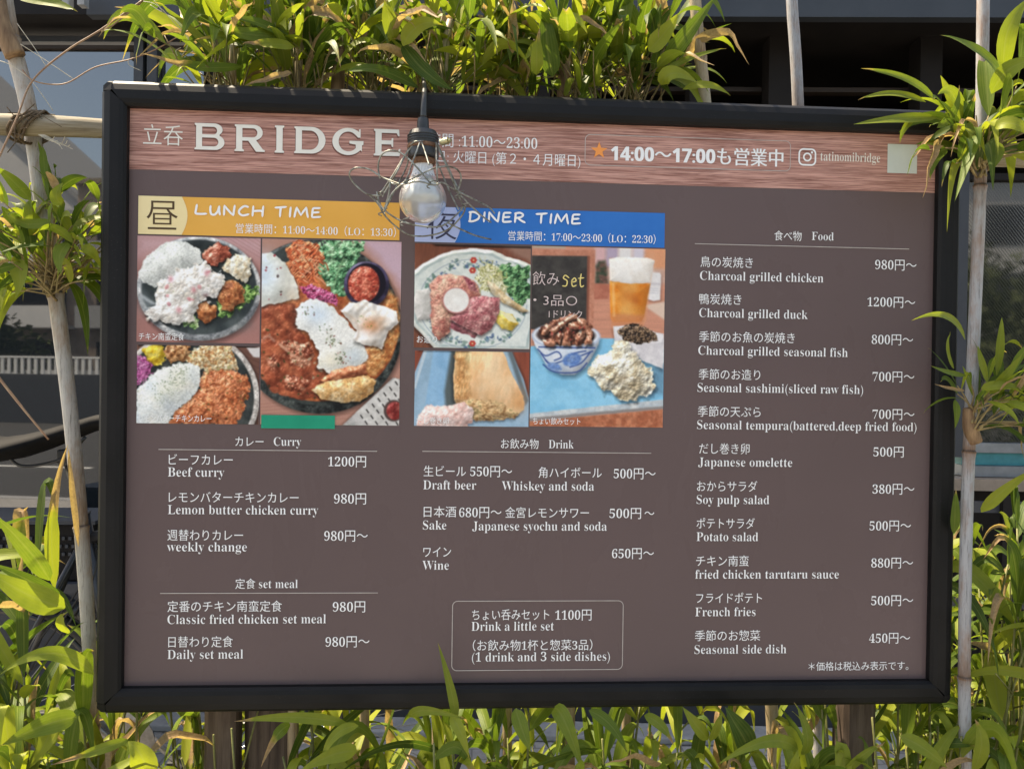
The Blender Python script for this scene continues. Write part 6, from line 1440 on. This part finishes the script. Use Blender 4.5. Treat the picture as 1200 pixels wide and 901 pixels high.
for P_ in (((20, 28), (40, 56), (54, 78)), ((24, 52), (52, 70), (88, 94)), ((168, 2), (186, 8), (214, 38), (221, 44), (219, 56), (213, 66)), ((180, 0), (190, 14), (176, 6)), ((-8, 70), (12, 76), (38, 94)), ((38, 96), (52, 115), (62, 130)), ((150, 70), (152, 77), (165, 83)), ((212, 56), (206, 60), (208, 66))):
    mb = MB(); mb.tube([at(x, y, .045 + .002 * i) for i, (x, y) in enumerate(P_)], 0.0005, 5, smooth_pts=5); mb.build('tendril', M['vine_pale'], t_, smooth=True)
for k in range(8):
    mb = MB(); mb.tube([at(45 + k, 158, .02), at(58 + 3 * k, 165 + k, .01), at(64 + 3 * k, 160 + 5 * (k % 4), .0)], 0.00035, 4, smooth_pts=4); mb.build('tendril', M['vine_pale'], t_, smooth=True)
mb = MB(); mb.tube([at(-14, 426, .0), at(20, 470, .0), at(57, 515, .01)], [0.0022, 0.0012], 7, smooth_pts=6)
tag(mb.build('dry_reed', M['vine'], None, smooth=True), 'thin straight tan dry reed in front of the bicycle saddle', 'reed')

# ------------------------------------------------------------------ the pendant lamp in front of the board
LY = -0.062
def zp_(zx, zy, Y=LY): return at(390 + zx / 4.745, 90 + zy / 4.745, Y)
lc = at(495, 165, LY); u_ = pxsize(LY)
lamp = thing('pendant_lamp', lc, 'unlit caged bulb lamp hanging on a black cord before the header', 'lamp')
mb = MB(); cp = at(497, 92, .03)
mb.tube([at(490, 60, .10), at(495, 84, .06), at(497, 97, .02), at(497.5, 104, -.03), at(497, 116, LY + .004), at(496, 138, LY)], [0.0028, 0.0028, 0.0028, 0.0032, 0.0040, 0.0046], 12, smooth_pts=6); mb.build('cord', M['socket'], lamp, smooth=True)
tilt = Vector((-0.02, 0.0, 1)).normalized()
sb = MB(); base = at(496, 190, LY)
sb.lathe([(0.0165, 0), (0.0205, 0.001), (0.0212, 0.004), (0.0212, 0.012), (0.0195, 0.013)], base + tilt * 0.004, 36, tilt)
sb.lathe([(0.0200, 0.0), (0.0204, .003), (0.0202, .013), (0.0180, .018), (0.0082, .0205), (0.0080, .030), (0.0072, .036), (0.0050, .037)], base + tilt * 0.0165 + tilt * 0.006, 36, tilt)
sk = sb.build('socket', M['socket'], lamp, smooth=False)
for k in range(3):
    mb = MB(); mb.lathe([(0.0206, 0), (0.0214, 0.0006), (0.0214, 0.0014), (0.0206, 0.002)], base + tilt * (0.026 + 0.0035 * k), 36, tilt); mb.build('ridge', M['socket'], sk, smooth=False)
mb = MB(); mb.lathe([(0.0206, 0), (0.0216, .001), (0.0216, .005), (0.0206, .006)], base + tilt * 0.0166, 36, tilt); mb.build('clamp_ring', M['rust'], lamp)
mb = MB(); s0 = at(517, 167, LY - .014); mb.tube([s0, s0 + Vector((.010, -.006, .001))], 0.0045, 12); mb.tube([s0 + Vector((.0101, -.0061, .001)), s0 + Vector((.013, -.008, .0012))], 0.0026, 10); mb.build('clamp_screw', M['brass'], lamp)
mb = MB(); mb.lathe([(0.0150, 0), (0.0165, -.001), (0.0165, -.006), (0.0148, -.008)], base + tilt * 0.004, 30, tilt); mb.build('lower_ring', M['rust'], lamp)
# bulb: ribbed white neck and a frosted globe
bc = at(495.5, 234, LY); rb = 27.5 * u_
mb = MB(); n = 40; prof = [(0.0125, .001), (0.0128, -.004), (0.0150, -.012), (0.0178, -.020), (0.0212, -.029), (0.0240, -.036), (0.0262, -.043), (0.0255, -.0455), (0.012, -.049), (0.004, -.050)]
v_ = []; f_ = []
top = base + tilt * -0.0045
for (r0, h) in prof:
    for k in range(n):
        a = 2 * math.pi * k / n; rr_ = r0 * (1 + (0.035 if k % 2 else -0.035))
        v_.append(top + Vector((rr_ * math.cos(a), rr_ * math.sin(a), h)))
for i in range(len(prof) - 1):
    for k in range(n): f_.append((i * n + k, (i + 1) * n + k, (i + 1) * n + (k + 1) % n, i * n + (k + 1) % n))
f_.append(tuple(range(n))); f_.append(tuple(range(len(prof) * n - 1, (len(prof) - 1) * n - 1, -1)))
mb.add(v_, f_); bulb = mb.build('bulb', M['bulb_white'], lamp)
mb = MB(); pr = []
for k in range(19):
    a = R_(52 - k * (142 / 18)); pr.append((rb * math.cos(a), rb * math.sin(a)))
pr.insert(0, (0.0150, rb * math.sin(R_(52)) + 0.008))
mb.lathe(pr, bc, 40, Vector((0, 0, 1))); mb.build('globe', M['bulb_glass'], bulb, smooth=True)
# cage wires, bent out of shape
def wire(pts, r0=0.00115, sm=7): mbw.tube([zp_(*q) for q in pts], r0, 7, smooth_pts=sm)
F_, M_, K_ = LY - .045, LY, LY + .040
WIRES = [
 [(505, 358, LY - .020), (445, 368, LY - .018), (405, 430, M_), (330, 555, LY - .01), (262, 655, LY - .01)], [(470, 360, LY - .02), (415, 420, LY - .012), (345, 550, LY - .02), (275, 668, LY - .02)],
 [(485, 365, LY - .021), (445, 470, F_ + .015), (405, 575, F_), (330, 650, F_), (285, 755, F_)], [(495, 365, LY - .021), (520, 440, F_ + .01), (535, 490, F_)],
 [(572, 365, LY - .016), (625, 480, LY - .02), (672, 590, LY - .01), (712, 690, M_), (733, 728, M_)], [(582, 372, LY - .012), (640, 500, M_), (690, 610, M_), (705, 660, M_)],
 [(575, 375, LY - .018), (577, 470, F_), (582, 590, F_)], [(430, 395, LY + .018), (410, 500, K_), (350, 620, K_), (300, 720, K_)], [(545, 395, LY + .02), (600, 520, K_), (650, 640, K_), (700, 740, K_)],
 [(262, 565, LY - .02), (252, 500, LY - .02), (268, 440, LY - .025), (310, 412, LY - .03), (370, 420, LY - .035), (440, 475, F_), (545, 595, F_)],
 [(255, 660, LY - .01), (190, 652, LY - .01), (120, 595, LY - .01), (92, 540, LY - .015), (125, 508, LY - .02), (200, 515, LY - .025), (275, 560, LY - .03), (375, 598, F_)],
 [(400, 592, F_), (480, 548, F_), (570, 508, F_ + .005), (650, 500, F_ + .015), (700, 525, LY - .02), (713, 575, LY - .01), (690, 645, LY - .005)],
 [(310, 580, LY - .02), (345, 598, LY - .035), (400, 596, F_), (480, 583, F_ - .003), (560, 602, F_ - .003), (610, 590, F_), (680, 630, LY - .02), (760, 670, LY - .02), (862, 722, LY + .02), (900, 760, LY + .03)],
 [(700, 650, M_), (760, 710, LY + .01), (830, 775, LY + .03), (880, 810, LY + .045)],
 [(245, 690, LY - .01), (300, 752, LY - .03), (390, 806, F_), (500, 832, F_ - .004), (610, 828, F_), (690, 765, LY - .02), (735, 715, M_)],
 [(262, 700, LY + .01), (285, 765, LY + .01), (350, 832, LY + .015), (430, 880, LY + .02), (530, 884, LY + .025), (640, 850, LY + .02), (720, 770, LY + .01), (738, 715, M_)],
 [(640, 812, LY - .02), (720, 852, LY), (800, 885, LY + .03), (880, 905, LY + .045)], [(245, 640, LY - .01), (255, 690, LY - .01), (270, 742, LY - .01), (292, 770, LY - .01)],
 [(200, 655, LY), (245, 700, LY), (275, 745, LY)], [(320, 585, LY - .03), (310, 660, LY - .03), (285, 740, LY - .02)]]
mbw = MB()
for q in WIRES: wire(q)
cage = mbw.build('wire_cage', M['wire'], lamp, smooth=True)
mbw = MB(); rr = random.Random(6)
for (zx, zy) in ((258, 658), (275, 752), (400, 594), (545, 598), (728, 722), (700, 655), (395, 806), (325, 592)):
    c0 = zp_(zx, zy, F_ if 350 < zx < 650 else LY - .008)
    mbw.tube([c0 + Vector((0.003 * math.cos(k * 1.1) + .0007 * (k - 6), 0.003 * math.sin(k * 1.1), 0.0009 * (k - 6))) for k in range(13)], 0.0008, 6)
mbw.build('wire_twists', M['wire'], lamp, smooth=True)

# ------------------------------------------------------------------ stone edging at the back of the bed
for k, (px0, px1, Y, h, lab) in enumerate(((770, 858, .60, .20, 'rough grey edging stone below the middle of the board'), (862, 960, .62, .17, 'grey edging stone left of the right wood post'), (650, 764, .62, .16, 'low grey edging stone under the long drooping leaves'), (1035, 1140, .60, .18, 'pale edging stone behind the right cane'))):
    a, b = at(px0, 880, Y), at(px1, 880, Y)
    t_ = MB(); t_.box((a.x, Y, 0.0), (b.x, Y + .22, h)); me = t_.mesh('edging_stone')
    bm = bmesh.new(); bm.from_mesh(me); bmesh.ops.subdivide_edges(bm, edges=bm.edges[:], cuts=5, use_grid_fill=True)
    rr = random.Random(70 + k)
    for v in bm.verts:
        v.co += Vector((rr.gauss(0, .006), rr.gauss(0, .006), rr.gauss(0, .005))) * (1 if v.co.z > .01 else 0)
    bm.to_mesh(me); bm.free(); tag(link('edging_stone', me, M['stone']), lab, 'stone', 'edging stones behind the bamboo')

# ------------------------------------------------------------------ the bicycle behind the left cane
BY = 1.02
bk = thing('bicycle', Vector((at(150, 450, BY).x, BY, 0)), 'black bicycle with a dark saddle parked behind the left cane', 'bicycle')
def bp(px, py, dy=0.0): return at(px, py, BY + dy)
# saddle: a lofted shell from the nose (right) to the wide tail (left)
mb = MB(); sec = []
SP = [(-32, 520, 60, 17), (-20, 521, 62, 20), (0, 524, 58, 22), (28, 520, 46, 21), (55, 513, 30, 19), (85, 503, 18, 17), (112, 494, 15, 15), (135, 490, 13, 13), (150, 490, 9, 8)]
n = 20; v_ = []; f_ = []
for i, (px, py, hw_, th) in enumerate(SP):
    c = bp(px, py)
    for k in range(n):
        a = 2 * math.pi * k / n; yy = math.cos(a) * hw_ * pxsize(BY); zz = math.sin(a)
        z = (zz * th * 0.5 if zz > 0 else zz * th * 0.75) * pxsize(BY) - 0.014 * (abs(math.cos(a)) ** 3) * (hw_ / 62)
        v_.append(c + Vector((0, yy, z)))
for i in range(len(SP) - 1):
    for k in range(n): f_.append((i * n + k, i * n + (k + 1) % n, (i + 1) * n + (k + 1) % n, (i + 1) * n + k))
f_.append(tuple(range(n - 1, -1, -1))); f_.append(tuple(range((len(SP) - 1) * n, len(SP) * n)))
mb.add(v_, f_); sd_ = mb.build('saddle', M['saddle'], bk, smooth=True)
mb = MB()
for dy in (-.022, .022): mb.tube([bp(10, 535, dy * 1.8), bp(22, 545, dy * 1.5), bp(45, 545, dy), bp(78, 535, dy), bp(100, 512, dy * .6)], 0.0042, 8, smooth_pts=5)
mb.build('saddle_rails', M['bike_paint'], sd_, smooth=True)
mb = MB(); mb.box(bp(66, 527, -.02), bp(90, 543, .02)); mb.build('seat_clamp', M['bike_paint'], bk, bevel=0.004)
mb = MB(); mb.tube([bp(80, 535), bp(88, 565), bp(96, 600)], 0.0150, 14); mb.build('seat_post', M['bike_paint'], bk, smooth=True)
mb = MB(); mb.tube([bp(96, 600), bp(98, 604)], 0.0205, 14); mb.build('seat_collar', M['steel'], bk, smooth=True)
BBp = bp(150, 862); HUB = bp(-8, 846); HT, HB = bp(345, 590), bp(358, 640); FH = bp(405, 846)
mb = MB()
mb.tube([bp(97, 602), BBp], 0.0175, 14); mb.tube([bp(104, 630), HT], 0.0165, 14); mb.tube([BBp, HB], 0.0185, 14); mb.tube([HT + Vector((-.005, 0, .02)), HB], 0.02, 14)
for dy in (-.055, .055):
    mb.tube([BBp + Vector((0, dy * .6, 0)), HUB + Vector((0, dy, 0))], 0.009, 10); mb.tube([bp(101, 625, dy * .3), HUB + Vector((0, dy, 0))], 0.008, 10)
mb.build('frame', M['bike_paint'], bk, smooth=True)
mb = MB()
for dy in (-.05, .05): mb.tube([HB + Vector((0, dy * .4, 0)), HB.lerp(FH, .4) + Vector((.01, dy, 0)), FH + Vector((0, dy, 0))], 0.011, 10, smooth_pts=4)
mb.build('fork', M['bike_paint'], bk, smooth=True)
mb = MB(); mb.tube([HT, HT + Vector((-.01, 0, .09)), HT + Vector((.03, 0, .10))], 0.013, 10); 
mb.build('stem', M['bike_paint'], bk, smooth=True)
mb = MB(); hz = HT + Vector((.03, 0, .10)); mb.tube([hz + Vector((-.09, -.29, .01)), hz + Vector((-.02, -.2, .0)), hz, hz + Vector((-.02, .2, .0)), hz + Vector((-.09, .29, .01))], 0.0115, 10, smooth_pts=5); mb.build('handlebar', M['bike_paint'], bk, smooth=True)
for c in (HUB, FH):
    R0 = 0.325; mb = MB(); mb.tube([c + Vector((R0 * math.cos(2 * math.pi * k / 64), 0, R0 * math.sin(2 * math.pi * k / 64))) for k in range(65)], 0.0175, 12, cap=False); wh = mb.build('wheel', M['rubber'], bk, smooth=True)
    mb = MB(); mb.tube([c + Vector(((R0 - .024) * math.cos(2 * math.pi * k / 64), 0, (R0 - .024) * math.sin(2 * math.pi * k / 64))) for k in range(65)], 0.009, 8, cap=False); mb.build('rim', M['bike_paint'], wh, smooth=True)
    mb = MB()
    for k in range(28):
        a = 2 * math.pi * k / 28; a2 = a + (0.5 if k % 2 else -0.5); dy = .03 if (k // 2) % 2 else -.03
        mb.tube([c + Vector((.02 * math.cos(a2), dy, .02 * math.sin(a2))), c + Vector(((R0 - .03) * math.cos(a), 0, (R0 - .03) * math.sin(a)))], 0.0011, 5)
    mb.build('spokes', M['steel'], wh)
    mb = MB(); mb.tube([c + Vector((0, -.055, 0)), c + Vector((0, .055, 0))], 0.019, 14); mb.build('hub', M['steel'], wh, smooth=True)
mb = MB(); mb.tube([HUB + Vector((.42 * math.cos(R_(a)) * .88, 0, .42 * math.sin(R_(a)) * .88)) for a in range(20, 171, 6)], 0.021, 8); mb.build('mudguard', M['bike_paint'], bk, smooth=True)
mb = MB(); mb.lathe([(0.075, 0), (0.09, .002), (0.09, .005), (0.075, .007)], BBp + Vector((0, -.05, 0)), 40, Vector((0, 1, 0))); mb.build('chainring', M['steel'], bk)
for s_ in (-1, 1):
    e = BBp + Vector((s_ * .12, s_ * .07, -s_ * .12)); mb = MB(); mb.tube([BBp + Vector((0, s_ * .06, 0)), e], 0.009, 8); cr0 = mb.build('crank', M['steel'], bk, smooth=True)
    mb = MB(); mb.box(e + Vector((-.045, 0, -.01)), e + Vector((.045, s_ * .08, .01))); mb.build('pedal', M['rubber'], cr0, bevel=.003)
mb = MB()
for k in range(3): mb.tube([bp(118 - 4 * k, 640), bp(104 - 6 * k, 690, -.02), bp(60 - 10 * k, 760, -.03), bp(20, 800 + 12 * k, -.02)], 0.003, 6, smooth_pts=6)
mb.build('cable', M['rubber'], bk, smooth=True)
# a dark perforated crate behind the bicycle
ck = thing('crate', Vector((at(40, 450, 1.45).x, 1.45, 0)), 'dark perforated plastic crate behind the bicycle', 'crate')
a, b = at(-60, 612, 1.42), at(112, 690, 1.42)
mb = MB(); mb.box((a.x, 1.40, b.z + .03), (b.x, 1.62, a.z)); mb.build('body', M['dark'], ck, bevel=.006)
mb = MB(); mb.box((a.x - .012, 1.385, a.z + .0005), (b.x + .012, 1.635, a.z + .012)); mb.build('lip', M['slate_dark'], ck)
mb = MB(); mb.box((a.x - .02, 1.37, b.z), (b.x + .02, 1.64, b.z + .029)); mb.build('shelf', M['slate_dark'], ck)
for x_ in (a.x + .01, b.x - .04):
    mb = MB(); mb.box((x_, 1.42, 0.001), (x_ + .03, 1.60, b.z - .0005)); mb.build('leg', M['slate_dark'], ck)
mb = MB()
for i in range(3):
    for k in range(26): mb.box((a.x + .02 + k * .02 + (.01 if i % 2 else 0), 1.394, a.z - .05 - i * .025), (a.x + .029 + k * .02 + (.01 if i % 2 else 0), 1.3985, a.z - .04 - i * .025))
mb.build('holes', M['slate'], ck)
